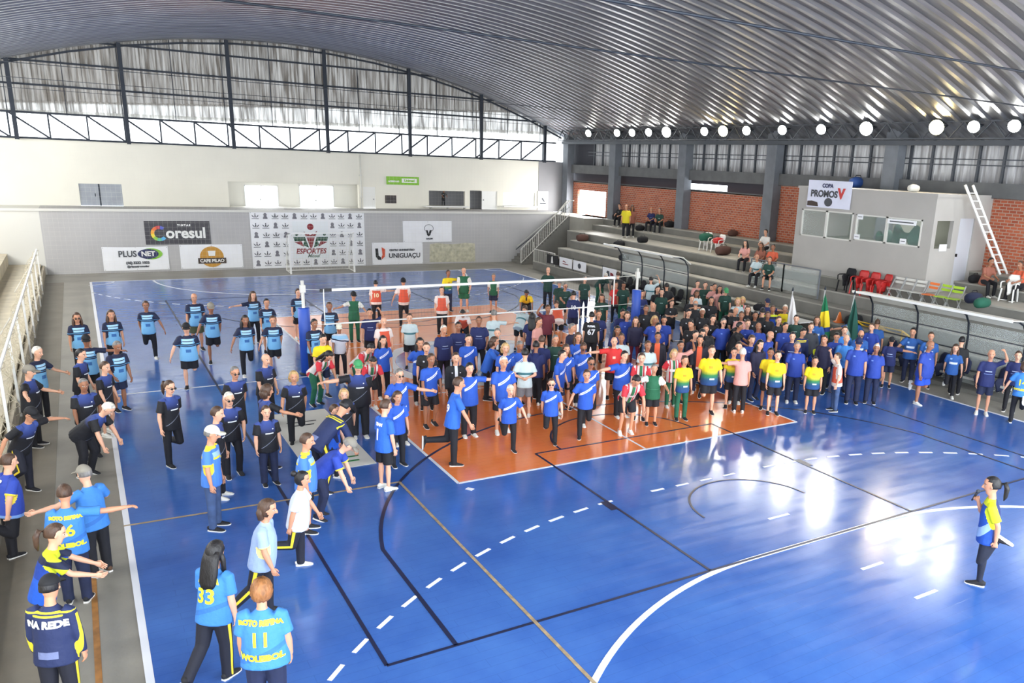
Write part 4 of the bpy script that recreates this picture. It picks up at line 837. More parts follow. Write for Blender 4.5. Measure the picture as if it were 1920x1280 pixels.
 (9.04, 0.87, 246, 1.68, 'S', 0, 'WTT', 'P', 'lbr', 1, 'in pale top behind the black row'),
 (10.7, 2.85, 241, 1.68, 'S', 0, 'PK', 'P', 's', 1, 'left of the man in dark green'),
 (10.74, 2.39, 235, 1.68, 'AL', 1, 'DG', 'G', 's', 1, 'arm stretched out above the black row'),
 (8.44, -0.74, 240, 1.68, 'AL', 0, 'BT', 'P', 'lb', 1, 'long-haired in the black row middle'),
 (10.82, 1.94, 249, 1.68, 'S', 0, 'PK', 'P', 's', 1, 'small figure below the bleacher step'),
 (10.66, 1.45, 244, 1.68, 'S', 0, 'PK', 'P', 'lb', 1, 'very long-haired before dark screen'),
 (10.58, 0.98, 239, 1.68, 'S', 0, 'DG', 'G', 'cn', 1, 'topped by a bright green cap'),
 (6.6, -2.51, 235, 1.68, 'S', 0, 'BT', 'P', 'sw', 2, 'white-haired wide man before the black row'),
 (7.29, -1.32, 56, 1.68, 'S', 1, 'BT', 'P', 'bl', 1, 'bald, turned away behind white-haired man'),
 (8.42, -1.45, 259, 1.68, 'B', 1, 'BT', 'P', 's', 1, 'leaning with head down'),
 (6.03, -4.2, 249, 1.68, 'S', 0, 'RP', 'P', 'sg', 2, 'with spectacles behind the leaning woman'),
 (9.29, -1.19, 228, 1.68, 'S', 0, 'WTT', 'P', 'lbl', 1, 'blonde beside the striped vest'),
 (9.72, -0.97, 227, 1.68, 'S', 0, 'RW', 'P', 'lbl', 1, 'striped vest next to dark seat'),
 (7.78, -2.69, 268, 1.68, 'S', 0, 'BT', 'P', 'bl', 1, 'pink-headed with navy top'),
 (7.44, -3.46, 227, 1.68, 'S', 0, 'PK', 'P', 'sb', 1, 'broad face right of the pink-headed one'),
 (10.24, -1.68, 236, 1.68, 'AL', 1, 'NV', 'P', 'cy', 1, 'in navy cap before the dark table'),
 (8.55, -3.27, 56, 1.68, 'S', 1, 'BT', 'P', 's', 1, 'turned away left of yellow tablet'),
 (8.32, -3.72, 231, 1.68, 'S', 0, 'BT', 'P', 'sb', 1, 'under the navy capped man'),
 (6.04, -4.66, 308, 1.68, 'D', 1, 'BT', 'P', 's', 2, 'facing right with bare arm forward'),
 (6.48, -4.04, 248, 1.68, 'B', 0, 'NV', 'P', 'lb', 1, 'patterned navy top, leaning behind yellow shirts'),
 (6.66, -4.59, 242, 1.68, 'S', 0, 'RP', 'N', 'sb', 1, 'left neighbour of the bald man'),
 (6.65, -5.09, 231, 1.68, 'S', 0, 'RP', 'N', 'bl', 2, 'bald in the back blue row'),
 (5.99, -6.2, 285, 1.68, 'S', 0, 'RP', 'N', 'bl', 2, 'bald, looking sideways to the right'),
 (4.86, -6.99, 266, 1.68, 'S', 0, 'NVL', 'N', 'lb', 2, 'dark track suit behind first yellow pair'),
 (4.41, -5.13, 250, 1.68, 'S', 0, 'BT', 'P', 'lb', 1, 'in black behind the open navy jacket'),
 (4.01, -5.32, 261, 1.68, 'S', 0, 'NVL', 'P', 's', 2, 'in teal navy jacket, left of orange top'),
 (9.87, -2.95, 224, 1.68, 'S', 0, 'YG', 'P', 'sw', 1, 'white-haired left of the white flag'),
 (7.42, -5.39, 254, 1.68, 'S', 0, 'RP', 'N', 's', 2, 'in purple-blue jacket left of navy tracksuit'),
 (8.77, -4.56, 224, 1.68, 'S', 0, 'DG', 'P', 's', 1, 'holding the white flag'),
 (9.3, -4.94, 222, 1.68, 'S', 0, 'AB', 'N', 'lbr', 1, 'under the green and yellow flag'),
 (7.3, -6.17, 253, 1.7, 'S', 0, 'NJ', 'N', 's', 1, 'navy tracksuit with yellow piping'),
 (8.22, -5.68, 233, 1.68, 'S', 0, 'GY', 'N', 'sb', 2, 'dark grey jacket beside the tracksuit'),
 (7.52, -6.66, 242, 1.68, 'B', 1, 'NYT', 'N', 'bl', 2, 'bald with yellow collar, stooping'),
 (10.7, -5.23, 220, 1.68, 'AD', 0, 'AB', 'N', 'cb', 2, 'black-capped and tallest near orange cone'),
 (8.79, -6.5, 230, 1.68, 'S', 0, 'CY', 'N', 'sb', 1, 'right under the dark green flag'),
 (7.83, -7.41, 230, 1.68, 'S', 0, 'CY', 'N', 'bl', 2, "in front of flag's lower tip"),
 (8.96, -6.99, 219, 1.68, 'S', 0, 'AB', 'N', 'bl', 1, 'in dark glasses with white chest band'),
 (10.12, -6.46, 198, 1.68, 'S', 0, 'RP', 'N', 'sb', 1, 'left of the one below yellow sledges'),
 (10.7, -6.14, 38, 1.68, 'S', 1, 'AB', 'D', 'sb', 1, 'below the yellow crate, back turned'),
 (7.21, -8.37, 224, 1.83, 'S', 0, 'RP', 'N', 'cy', 2, 'in dark cap and long navy trousers'),
 (7.7, -8.59, 218, 1.66, 'S', 0, 'RP', 'N', 'sw', 2, 'white-haired with lanyard'),
 (9.57, -7.62, 217, 1.52, 'AL', 1, 'NV', 'D', 'cb', 2, 'dark cap and navy shirt, arm out'),
 (4.57, -7.8, 225, 1.65, 'S', 0, 'YG', 'K', 's', 1, 'left one of the close standing pair'),
 (4.41, -8.21, 235, 1.68, 'S', 0, 'YG', 'K', 's', 1, "half hidden behind the close pair's first"),
 (5.44, -8.53, 227, 1.5, 'S', 0, 'YG', 'K', 's', 2, 'in front of the stooping bald man'),
 (6.16, -8.71, 150, 1.56, 'U', 0, 'OV', 'J', 'sb', 1, 'bending left in torn jeans'),
 (10.7, -7.49, 206, 1.68, 'AD', 1, 'AB', 'N', 's', 2, 'before the dugout with white chest band'),
 (10.66, -8.13, 215, 1.68, 'S', 0, 'AB', 'O', 'sb', 2, 'behind the royal shorts man'),
 (8.81, -9.26, 275, 1.8, 'QN', 1, 'RP', 'U', 'bl', 3, 'in royal shorts on one leg'),
 (10.85, -9.01, 33, 1.68, 'S', 1, 'BT', 'P', 's', 1, 'leaning into the dugout bench'),
 (10.4, -9.26, 218, 1.56, 'QN', 0, 'AB', 'P', 'lbr', 1, 'with white chest band and black leggings'),
 (9.7, -10.64, 216, 1.78, 'U', 1, 'NV', 'D', 'bl', 1, 'balancing in navy shorts near right edge'),
 (9.72, -11.46, 29, 1.64, 'Q', 0, 'CY', 'P', 'bob', 1, 'turned away at the right edge, 14 on back'),
 (10.7, -10.8, 209, 1.68, 'S', 0, 'NV', 'P', 'sb', 1, 'cut by the right edge in the dugout'),
 (0.97, -16.32, 124, 1.8, 'MC', 0, 'PR', 'T', 'pt', 1, 'speaking into a microphone, alone on court'),
 (-1.2, 6.7, 73, 1.58, 'AL', 0, 'OV', 'P', 's', 2, 'number 10 on the back'),
 (-0.52, 6.02, 252, 1.76, 'Q', 1, 'OV', 'P', 'cb', 1, 'black-capped holding a foot'),
 (0.32, 4.1, 249, 1.68, 'S', 0, 'OV', 'P', 'sb', 2, 'in front of the yellow shirted one'),
 (2.16, 8.15, 268, 1.68, 'AL', 1, 'YG', 'N', 'sb', 1, 'arm stretched to green vest'),
 (2.7, 7.79, 247, 1.82, 'S', 0, 'GN', 'E', 'bl', 2, 'in green shorts at far end'),
 (3.78, 7.3, 245, 1.63, 'S', 0, 'GN', 'D', 'sg', 1, 'right of the green shorts man'),
 (3.8, 4.43, 243, 1.68, 'B', 1, 'YB', 'K', 's', 1, 'bowing in yellow and black'),
 (-2.33, -0.15, 251, 1.63, 'S', 0, 'WTT', 'K', 'sb', 1, 'behind the middle of the net'),
 (-3.28, -0.69, 273, 1.68, 'S', 0, 'OV', 'K', 'bl', 2, 'near the net, left of pale shirt'),
 (-3.22, 0.71, 254, 1.68, 'U', 1, 'NV', 'K', 's', 1, 'hand raised to head behind net'),
 (-0.02, 1.42, 247, 1.68, 'B', 0, 'OV', 'K', 's', 1, 'crouching with orange vest'),
 (0.06, -0.78, 75, 1.68, 'AL', 0, 'WTT', 'K', 'sg', 1, 'grey-haired pointing right'),
 (-0.72, -1.42, 246, 1.68, 'S', 0, 'NV', 'P', 'sb', 2, 'wide, in navy, centre of court'),
 (-1.61, -2.03, 253, 1.68, 'S', 0, 'NV', 'P', 's', 1, 'left of the wide navy woman'),
 (-2.16, -2.31, 269, 1.68, 'S', 0, 'NV', 'P', 'sw', 2, 'fair-haired left end of navy trio'),
 (-0.98, -3.21, 245, 1.68, 'S', 0, 'BJ', 'P', 'sg', 1, 'pale-faced in black with white shirt'),
 (-1.57, -4.89, 254, 1.68, 'S', 0, 'RB', 'P', 'lbl', 1, 'fair-haired, half hidden by white-haired man'),
 (1.56, 0.58, 43, 1.68, 'B', 1, 'WTT', 'K', 'sb', 1, 'back bent on the orange floor'),
 (0.87, -1.65, 57, 1.68, 'S', 1, 'NV', 'P', 'lb', 1, 'long hair down the back'),
 (0.74, -2.18, 302, 1.68, 'S', 0, 'PK', 'P', 'sb', 1, 'facing the long-haired woman'),
 (-3.31, -4.16, 250, 1.68, 'S', 0, 'BT', 'P', 'sb', 1, 'right behind a long-haired woman'),
 (6.12, 7.01, 241, 1.83, 'S', 0, 'DG', 'P', 'bl', 1, 'bald at the far right sideline'),
 (5.12, 3.95, 260, 1.68, 'D', 1, 'DG', 'K', 'sg', 2, 'in glasses beside the navy 10'),
 (5.22, 4.4, 70, 1.68, 'S', 1, 'DG', 'K', 'cg', 1, 'partly hidden behind the man in glasses'),
 (4.29, 1.77, 59, 1.68, 'S', 1, 'NV', 'D', 's', 1, 'white 10 on the back'),
 (9.14, 7.79, 268, 1.68, 'B', 0, 'DG', 'G', 'sw', 2, 'white-haired stooping in green'),
 (6.78, 5.18, 259, 1.68, 'S', 0, 'DG', 'N', 'sg', 1, 'small at the foot of the bleacher'),
 (7.31, 3.84, 237, 1.61, 'QN', 1, 'RD', 'P', 'sb', 1, 'red top over black trousers by post'),
 (8.82, 5.82, 56, 1.68, 'S', 1, 'BT', 'P', 'sb', 1, 'behind the red top, turned away'),
 (7.52, 3.44, 236, 1.68, 'S', 0, 'DG', 'G', 's', 1, 'between red top and the post'),
 (2.07, -0.37, 261, 1.68, 'U', 0, 'MR', 'P', 'sb', 1, 'arms raised in maroon'),
 (3.25, 0.96, 70, 1.68, 'B', 0, 'OV', 'K', 'sb', 1, 'back view, vest and shorts'),
 (1.21, -3.3, 300, 1.68, 'S', 0, 'NVL', 'P', 'sg', 1, 'pinkish head, right of orange vest back'),
 (2.72, -2.0, 58, 1.68, 'S', 1, 'BT', 'P', 's', 2, 'white 67 on the back'),
 (3.13, -1.71, 248, 1.68, 'S', 0, 'NV', 'P', 'sb', 1, 'facing camera right of number 67'),
 (5.08, 1.16, 237, 1.68, 'S', 0, 'DG', 'P', 'lbr', 1, 'brown-haired left of red top'),
 (2.3, -4.03, 246, 1.68, 'S', 0, 'NV', 'P', 'lb', 1, 'dark-haired above the bald red shirt'),
 (1.83, -4.97, 236, 1.68, 'S', 0, 'WTT', 'P', 'sb', 1, 'white shirt next to bald red shirt'),
 (-4.01, 2.14, 256, 1.68, 'S', 0, 'LB', 'K', 'sb', 1, "behind the net's left edge"),
 (-2.8, 3.91, 265, 1.68, 'AD', 0, 'GN', 'G', 'cb', 1, 'green vest and black cap near the net'),
 (-4.37, -0.28, 256, 1.5, 'S', 0, 'WTB', 'P', 'cw', 1, 'white cap and navy chest stripe'),
 (-5.31, -2.14, 277, 1.67, 'S', 0, 'YG', 'D', 's', 1, 'left of the white capped person'),
 (-5.08, -0.3, 287, 1.68, 'S', 0, 'LB', 'P', 's', 1, 'just right of the blue padded post'),
 (-4.56, -3.62, 264, 1.68, 'B', 0, 'RW', 'K', 's', 1, 'bowed, behind the green cap'),
 (7.88, -3.61, 236, 1.68, 'S', 0, 'BT', 'P', 's', 1, 'small dark head between two black shirts on the right'),
 (8.41, -2.69, 227, 1.68, 'S', 0, 'BT', 'P', 'lbr', 1, "brown-haired in front of the dark table's left end"),
 (8.02, -4.49, 245, 1.68, 'S', 0, 'BT', 'P', 'sb', 1, "in black just left of the white flag's base"),
 (6.12, -2.34, 251, 1.68, 'S', 0, 'BT', 'K', 's', 1, 'looking down at the left edge of the black group'),
 (4.87, -4.81, 230, 1.68, 'S', 0, 'BT', 'P', 'sb', 2, 'directly below the white-haired wide man'),
 (9.33, -2.89, 235, 1.68, 'AD', 0, 'NYT', 'P', 'sb', 1, 'yellow arm beside the scorer table'),
 (5.09, -6.48, 247, 1.68, 'S', 0, 'RP', 'P', 'bob', 1, 'between the bald pair and the yellow shirts'),
 (6.57, -6.58, 224, 1.68, 'S', 0, 'NV', 'P', 's', 1, 'left of the piped navy tracksuit'),
 (7.16, -7.27, 201, 1.68, 'S', 0, 'NVL', 'P', 's', 1, 'dark top under the dark green flag pole'),
 (7.94, -6.98, 221, 1.68, 'S', 0, 'RP', 'N', 's', 1, 'right of the national flag, in the blue cluster'),
 (-0.4, -4.6, 52, 1.68, 'S', 1, 'NV', 'P', 'sb', 1, 'right behind the striding dark trousers'),
 (0.05, -4.5, 256, 1.68, 'S', 0, 'DG', 'P', 'sg', 1, 'greenish, beside the orange vest back'),
 (-0.26, -5.6, 260, 1.68, 'S', 0, 'RB', 'K', 'lbr', 1, 'half hidden by the one with white collar'),
 (-1.45, -5.76, 63, 1.68, 'S', 1, 'WTT', 'L', 's', 1, 'in pale top next to the striding one'),
 (5.15, -1.39, 244, 1.68, 'S', 0, 'BT', 'P', 'sb', 1, 'first of the black shirts right of the post'),
 (4.67, -3.06, 233, 1.68, 'S', 0, 'RP', 'K', 's', 1, "behind the crossed arms person's left"),
 (4.18, -7.01, 227, 1.68, 'S', 0, 'NV', 'P', 's', 1, "behind the tallest yellow shirt's right"),
 (6.09, -3.63, 249, 1.68, 'S', 0, 'BT', 'P', 'lb', 1, 'in the middle of the black crowd, hair down'),
 (4.9, -4.12, 211, 1.68, 'S', 1, 'BT', 'P', 's', 1, 'turned left above the teal navy jacket'),
 (5.7, -7.6, 233, 1.68, 'S', 0, 'RP', 'N', 'sg', 2, 'grey-haired left of the stooping bald man'),
]
# ---------------------------------------------------------------- people: posed figures with clothes as parts
NH = 1.73; HS = 1.1
D = dict(ln=3, hp=-8, t=[(.05, 0, -1), (.05, 0, -1)], s=[(.0, -.02, -1), (.0, -.02, -1)], ua=[(.16, .02, -1), (.16, .02, -1)], fa=[(.06, .16, -1), (.06, .16, -1)], g=[0, 0])
def pz(**k): d = dict(D); d.update(k); return d
# index 0 is the person's right side (+x), index 1 the left
BACK = (.02, -.74, .68)
POSES = {
 'S': pz(), 'AL': pz(ua=[(1, .12, -.12), (.14, .02, -1)], fa=[(1, .25, .0), (.06, .16, -1)]),
 'AD': pz(ua=[(.85, .35, -.35), (.5, .35, -.7)], fa=[(.8, .45, -.1), (.1, .8, -.2)]),
 'Q': pz(ln=6, t=[(.03, -.12, -1), (.06, 0, -1)], s=[BACK, (.0, -.02, -1)], ua=[(.16, -.42, -.9), (.5, .1, -.85)], fa=[(-.10, -.16, -.95), (.35, .15, -.9)], g=[1, 0]),
 'QH': pz(ln=8, t=[(.03, -.22, -1), (.06, 0, -1)], s=[(.02, -1, .02), (.0, -.02, -1)], ua=[(.16, -.30, -.9), (.3, .35, -.85)], fa=[(-.06, -.25, -.95), (.1, .45, -.85)]),
 'QN': pz(ln=4, t=[(.05, .16, -1), (.06, 0, -1)], s=[(.03, -1, -.05), (.0, -.02, -1)], ua=[(.16, -.3, -.95), (.3, .05, -.95)], fa=[(.02, -.35, -.8), (.1, .2, -.9)], g=[1, 0]),
 'QL': pz(ln=28, t=[(.1, .3, -1), (.06, -.1, -1)], s=[(.0, -.8, -.5), (.0, -.05, -1)], ua=[(.5, -.5, -.6), (.9, -.1, .0)], fa=[(.2, -.3, -.9), (.95, .2, -.2)], g=[1, 0]),
 'B': pz(ln=48, hp=-22, t=[(.1, .28, -1), (.1, .12, -1)], s=[(.0, -.3, -1), (.0, -.22, -1)], ua=[(.2, .35, -.95), (.2, .3, -.95)], fa=[(.05, .35, -.9), (.02, .3, -.95)]),
 'D': pz(ln=16, ua=[(.12, .75, -.65), (.12, .65, -.75)], fa=[(-.05, .85, -.5), (-.05, .9, -.3)]),
 'U': pz(ua=[(.75, .3, .55), (.2, .05, -1)], fa=[(-.35, .35, .85), (.05, .2, -1)], g=[1, 0]),
 'CR': pz(ua=[(.22, .2, -1), (.22, .2, -1)], fa=[(-.8, .65, .12), (-.82, .58, .02)], g=[1, 1]),
 'WK': pz(ln=9, t=[(.03, -.28, -1), (.04, .06, -1)], s=[(.0, -.72, -.72), (.0, -.03, -1)], ua=[(.14, .12, -1), (.14, -.1, -1)], fa=[(.04, .35, -.95), (.04, .12, -1)]),
 'MC': pz(hp=-4, t=[(.02, .0, -1), (.04, .10, -1)], s=[(0, -.02, -1), (.0, -.42, .90)], ua=[(.14, .30, -.9), (.22, -.42, -.88)], fa=[(-.35, .35, .92), (-.10, -.02, -.95)], g=[1, 1]),
 'ST': pz(ln=14, t=[(.12, 1, -.08), (.12, 1, -.08)], s=[(.0, .1, -1), (.0, .0, -1)], ua=[(.14, .5, -.85), (.14, .5, -.85)], fa=[(-.25, .9, -.2), (-.2, .9, -.3)], g=[1, 1]),
 'S2': pz(ln=6, t=[(.08, .10, -1), (.05, -.02, -1)], s=[(.02, -.30, -1), (.0, -.02, -1)], ua=[(.3, -.10, -1), (.12, .12, -1)], fa=[(-.15, .45, -.85), (.0, .35, -.9)]),
 'S3': pz(ln=10, hp=-20, ua=[(.12, .12, -1), (.2, .05, -1)], fa=[(.0, .30, -.95), (.0, .75, -.6)]),
 'HB': pz(ua=[(.35, -.4, -.85), (.35, -.4, -.85)], fa=[(-.8, -.4, -.2), (-.8, -.4, -.25)], g=[1, 1]),
}
def joints(pose, m, b):
    p = POSES[pose]; T = p['ln']; up_ = Vector((0, math.sin(R(T)), math.cos(R(T)))); fwd = Vector((0, math.cos(R(T)), -math.sin(R(T)))); X = Vector((1, 0, 0))
    P = Vector((0, -.12*math.sin(R(T)), .92)); J = {'P': P, 'up': up_, 'fwd': fwd, 'g': p['g'][::-1] if m else p['g']}
    J['N'] = P+up_*.50; ht = T*.55-p['hp']*1.0 if T > 20 else -p['hp']*1.0
    hu = Vector((0, math.sin(R(T*.6+6)), math.cos(R(T*.6+6)))); J['hu'] = Vector((0, math.sin(R(ht)), math.cos(R(ht)))); J['hf'] = Vector((0, math.cos(R(ht)), -math.sin(R(ht)))); J['ht'] = ht
    J['H'] = J['N']+hu*.10+J['hu']*.09+J['hf']*.015
    sw = {1: .172, 2: .182, 3: .19}[b]
    for i, sx in ((0, 1), (1, -1)):
        src = 1-i if m else i
        v = lambda a: Vector((a[0]*sx, a[1], a[2])).normalized()
        sh = P+up_*.425+X*sw*sx; el = sh+v(p['ua'][src])*.275; wr = el+v(p['fa'][src])*.245
        hp_ = P+X*.09*sx-up_*.03; kn = hp_+v(p['t'][src])*.41; an = kn+v(p['s'][src])*.40
        s = (an-kn).normalized(); a = math.atan2(-s.y, -s.z); toe = Vector((.12*sx, math.cos(a), -math.sin(a))).normalized()
        J[i] = dict(sh=sh, el=el, wr=wr, hp=hp_, kn=kn, an=an, toe=toe, fa=v(p['fa'][src]), s=s)
    dz = .08-min(J[0]['an'].z, J[1]['an'].z); d = Vector((0, 0, dz)); lo = J[0] if J[0]['an'].z < J[1]['an'].z else J[1]
    d.y = -lo['an'].y; d.x = -lo['an'].x if abs(J[0]['an'].z-J[1]['an'].z) > .05 else 0
    for k in ('P', 'N', 'H'): J[k] = J[k]+d
    for i in (0, 1):
        for k in ('sh', 'el', 'wr', 'hp', 'kn', 'an'): J[i][k] = J[i][k]+d
    J['top'] = (J['H']+J['hu']*.115).z
    return J
def fuse(mb, vox, smooth, extra=None):
    """voxel-fuse the overlapping lofts into one continuous skin"""
    me = mb.mesh('tmp'); o = bpy.data.objects.new('tmp', me); C.objects.link(o)
    r = o.modifiers.new('r', 'REMESH'); r.mode = 'VOXEL'; r.voxel_size = vox; r.adaptivity = 0; r.use_smooth_shade = True
    s = o.modifiers.new('s', 'SMOOTH'); s.factor = .5; s.iterations = smooth
    out = bpy.data.meshes.new_from_object(o.evaluated_get(bpy.context.evaluated_depsgraph_get()))
    bpy.data.objects.remove(o); bpy.data.meshes.remove(me)
    if extra and extra.v:
        bm = bmesh.new(); bm.from_mesh(out); e = extra.mesh('tmp2'); bm.from_mesh(e); bm.to_mesh(out); bm.free(); bpy.data.meshes.remove(e)
        out.polygons.foreach_set('use_smooth', [True]*len(out.polygons))
    return out
def coords(me):
    a = np.empty(len(me.vertices)*3, dtype=np.float32); me.vertices.foreach_get('co', a); return a.reshape(-1, 3)
def attrv(me, name, arr):
    at = me.attributes.new(name, 'FLOAT_VECTOR', 'POINT'); at.data.foreach_set('vector', np.ascontiguousarray(arr, dtype=np.float32).ravel())
VOX = {0: .0125, 1: .02, 2: .03}
def body_mesh(pose, m, b, lod):
    J = joints(pose, m, b); mb = MB(); U, F, X = J['up'], J['fwd'], Vector((1, 0, 0)); H, hu, hf = J['H'], J['hu'], J['hf']
    mb.tube([J['P']-U*.08, J['P']+U*.2, J['P']+U*.4, J['N']-U*.02, J['N']+U*.02], [(.12, .09), (.12, .08), (.14, .09), (.07, .06), (.055, .055)], 10)
    mb.tube([J['N']-U*.05, J['N']+U*.03, H-hu*.07-hf*.01], [.06, .054, .052], 10)
    prof = [(-.118, .02, .022, .05), (-.108, .042, .04, .038), (-.085, .054, .062, .02), (-.045, .064, .08, .008), (0, .071, .09, .002), (.045, .075, .096, -.002), (.08, .066, .084, -.006), (.104, .044, .058, -.01), (.115, .015, .02, -.012)]
    mb.tube([H+hu*z*HS+hf*y*HS for z, a, c, y in prof], [(a*HS, c*HS) for z, a, c, y in prof], 12, ref=tuple(hf))
    if lod < 2:
        mb.tube([H+hf*.093+hu*.02, H+hf*.115-hu*.01, H+hf*.124-hu*.034, H+hf*.093-hu*.046], [.008, .012, .017, .012], 6)
        for s in (-1, 1): mb.tube([H+X*s*.074+hu*.02, H+X*s*.091+hu*.0, H+X*s*.076-hu*.03], [.012, .02, .01], 6)
    ex = MB(); ls = {1: .94, 2: 1.05, 3: 1.18}[b]
    for i, sx in ((0, 1), (1, -1)):
        j = J[i]
        mb.tube([j['sh']-Vector((sx*.03, 0, 0)), j['sh'].lerp(j['el'], .25), j['sh'].lerp(j['el'], .8), j['el'], j['el'].lerp(j['wr'], .25), j['el'].lerp(j['wr'], .7), j['wr']], [r*ls for r in (.05, .05, .042, .04, .043, .034, .027)], 8)
        mb.tube([j['hp']+U*.03, j['hp'].lerp(j['kn'], .3), j['hp'].lerp(j['kn'], .85), j['hp'].lerp(j['kn'], 1.06)], [r*ls for r in (.085, .08, .056, .046)], 8); mb.tube([j['kn'].lerp(j['an'], -.07), j['kn'].lerp(j['an'], .04), j['kn'].lerp(j['an'], .28), j['kn'].lerp(j['an'], .75), j['an']+j['s']*.02], [r*ls for r in (.034, .050, .057, .038, .036)], 8)
        f = j['fa']; n = Vector((sx, 0, 0)); n = n-n.dot(f)*f
        if n.length < .3: n = Vector((0, 0, 1))-f.z*f
        n.normalize(); wdt = f.cross(n).normalized()   # n = palm normal axis (outwards), wdt across the palm
        if wdt.y < 0: wdt = -wdt
        w0 = j['wr']; cap_ = -n
        mb.tube([w0, w0+f*.03, w0+f*.07, w0+f*.085], [(.026, .02), (.038, .018), (.041, .017), (.036, .014)], 8, ref=tuple(n))
        curl = (.35, .6) if not j.get('x') and not J['g'][i] else (.9, 1.4)
        for q, (off, ln_) in enumerate(((.030, .066), (.010, .074), (-.010, .070), (-.029, .055))):
            a = w0+f*.078+wdt*off; d1 = (f*math.cos(curl[0])+cap_*math.sin(curl[0])); d2 = (f*math.cos(curl[1]+.2*q*.5)+cap_*math.sin(curl[1]+.2*q*.5))
            ex.tube([a, a+d1*ln_*.5, a+d1*ln_*.5+d2*ln_*.5, a+d1*ln_*.5+d2*ln_*.62], [.0095, .009, .0078, .004], 6 if lod < 2 else 4)
        a = w0+f*.02+wdt*.028; ex.tube([a, a+(f*.75+wdt*.6)*.035, a+(f*.9+wdt*.25+cap_*.35)*.065, a+(f*.95+cap_*.5)*.075], [.013, .011, .009, .004], 6 if lod < 2 else 4)
    me = fuse(mb, VOX[lod], 2 if lod < 2 else 1, ex)
    co = coords(me)-np.array(H); attrv(me, 'rc', np.stack([co[:, 0], co@np.array(hf), co@np.array(hu)], 1)/HS); me.name = 'body'; return me
def shirt_mesh(pose, m, b, sleeve, lod):
    J = joints(pose, m, b); mb = MB(); P, U, F = J['P'], J['up'], J['fwd']; w_ = {1: 0, 2: .022, 3: .055}[b]; dd = {1: 0, 2: .035, 3: .075}[b]; f_ = {1: 0, 2: .015, 3: .035}[b]
    prof = [(-.16, .15+w_, .10+dd*.6, f_*.5), (-.155, .197+w_*1.2, .152+dd*.8, f_*.5), (-.02, .19+w_*1.2, .148+dd*.9, f_), (.12, .172+w_*1.2, .135+dd, f_), (.26, .176+w_, .135+dd*.7, f_*.6), (.36, .182+w_*.5, .122+dd*.3, 0), (.415, .172, .102+dd*.1, 0), (.455, .12, .082, 0), (.48, .085, .072, 0), (.508, .062, .062, 0)]
    hemF = F.lerp(Vector((0, 1, 0)), .5)
    mb.tube([P+U*z+F*y for z, a, c, y in prof], [(a, c) for z, a, c, y in prof], 16, ref=tuple(F))
    for i in (0, 1):
        j = J[i]; k = {1: .97, 2: 1.05, 3: 1.18}[b]
        a = j['sh']-Vector(((1 if i == 0 else -1)*.06, 0, 0))+U*.02
        if sleeve == 'long': mb.tube([a, j['sh']+U*.0, j['sh'].lerp(j['el'], .5), j['el'], j['el'].lerp(j['wr'], .5), j['wr']-j['fa']*.01], [r*k for r in (.064, .069, .065, .06, .052, .04)], 10)
        elif sleeve == 'none': mb.tube([a, j['sh'].lerp(j['el'], .08)], [.07*k, .06*k], 10)
        else: mb.tube([a, j['sh'], j['sh'].lerp(j['el'], .4), j['sh'].lerp(j['el'], .78)], [r*k for r in (.062, .068, .069, .075)], 10)
    me = fuse(mb, VOX[lod]*1.15, 3)
    co = coords(me); rel = co-np.array(P); lat = rel[:, 0]; v = rel@np.array(U)/.5; fr = rel@np.array(F); am = np.zeros(len(co))
    for i, sx in ((0, 1), (1, -1)):
        j = J[i]; ab = np.array(j['el']-j['sh']); L2 = (ab**2).sum(); t = ((co-np.array(j['sh']))@ab)/L2; tc_ = np.clip(t, 0, 1.0); pt = np.array(j['sh'])+tc_[:, None]*ab; dist = np.linalg.norm(co-pt, axis=1)
        out = (lat*sx > .13+w_*.3)
        s = np.where((dist < .12) & out, np.clip(.35+t, 0, 2.2), 0)
        if sleeve == 'long':
            ab2 = np.array(j['wr']-j['el']); t2 = ((co-np.array(j['el']))@ab2)/(ab2**2).sum(); p2 = np.array(j['el'])+np.clip(t2, 0, 1)[:, None]*ab2; d2 = np.linalg.norm(co-p2, axis=1); s = np.where((d2 < .075) & (t2 > 0), 1.3+t2, s)
        am = np.maximum(am, s)
    attrv(me, 'rc', np.stack([lat, v, fr], 1)); attrv(me, 'am', np.stack([am, am, am], 1)); me.name = 'shirt'; return me
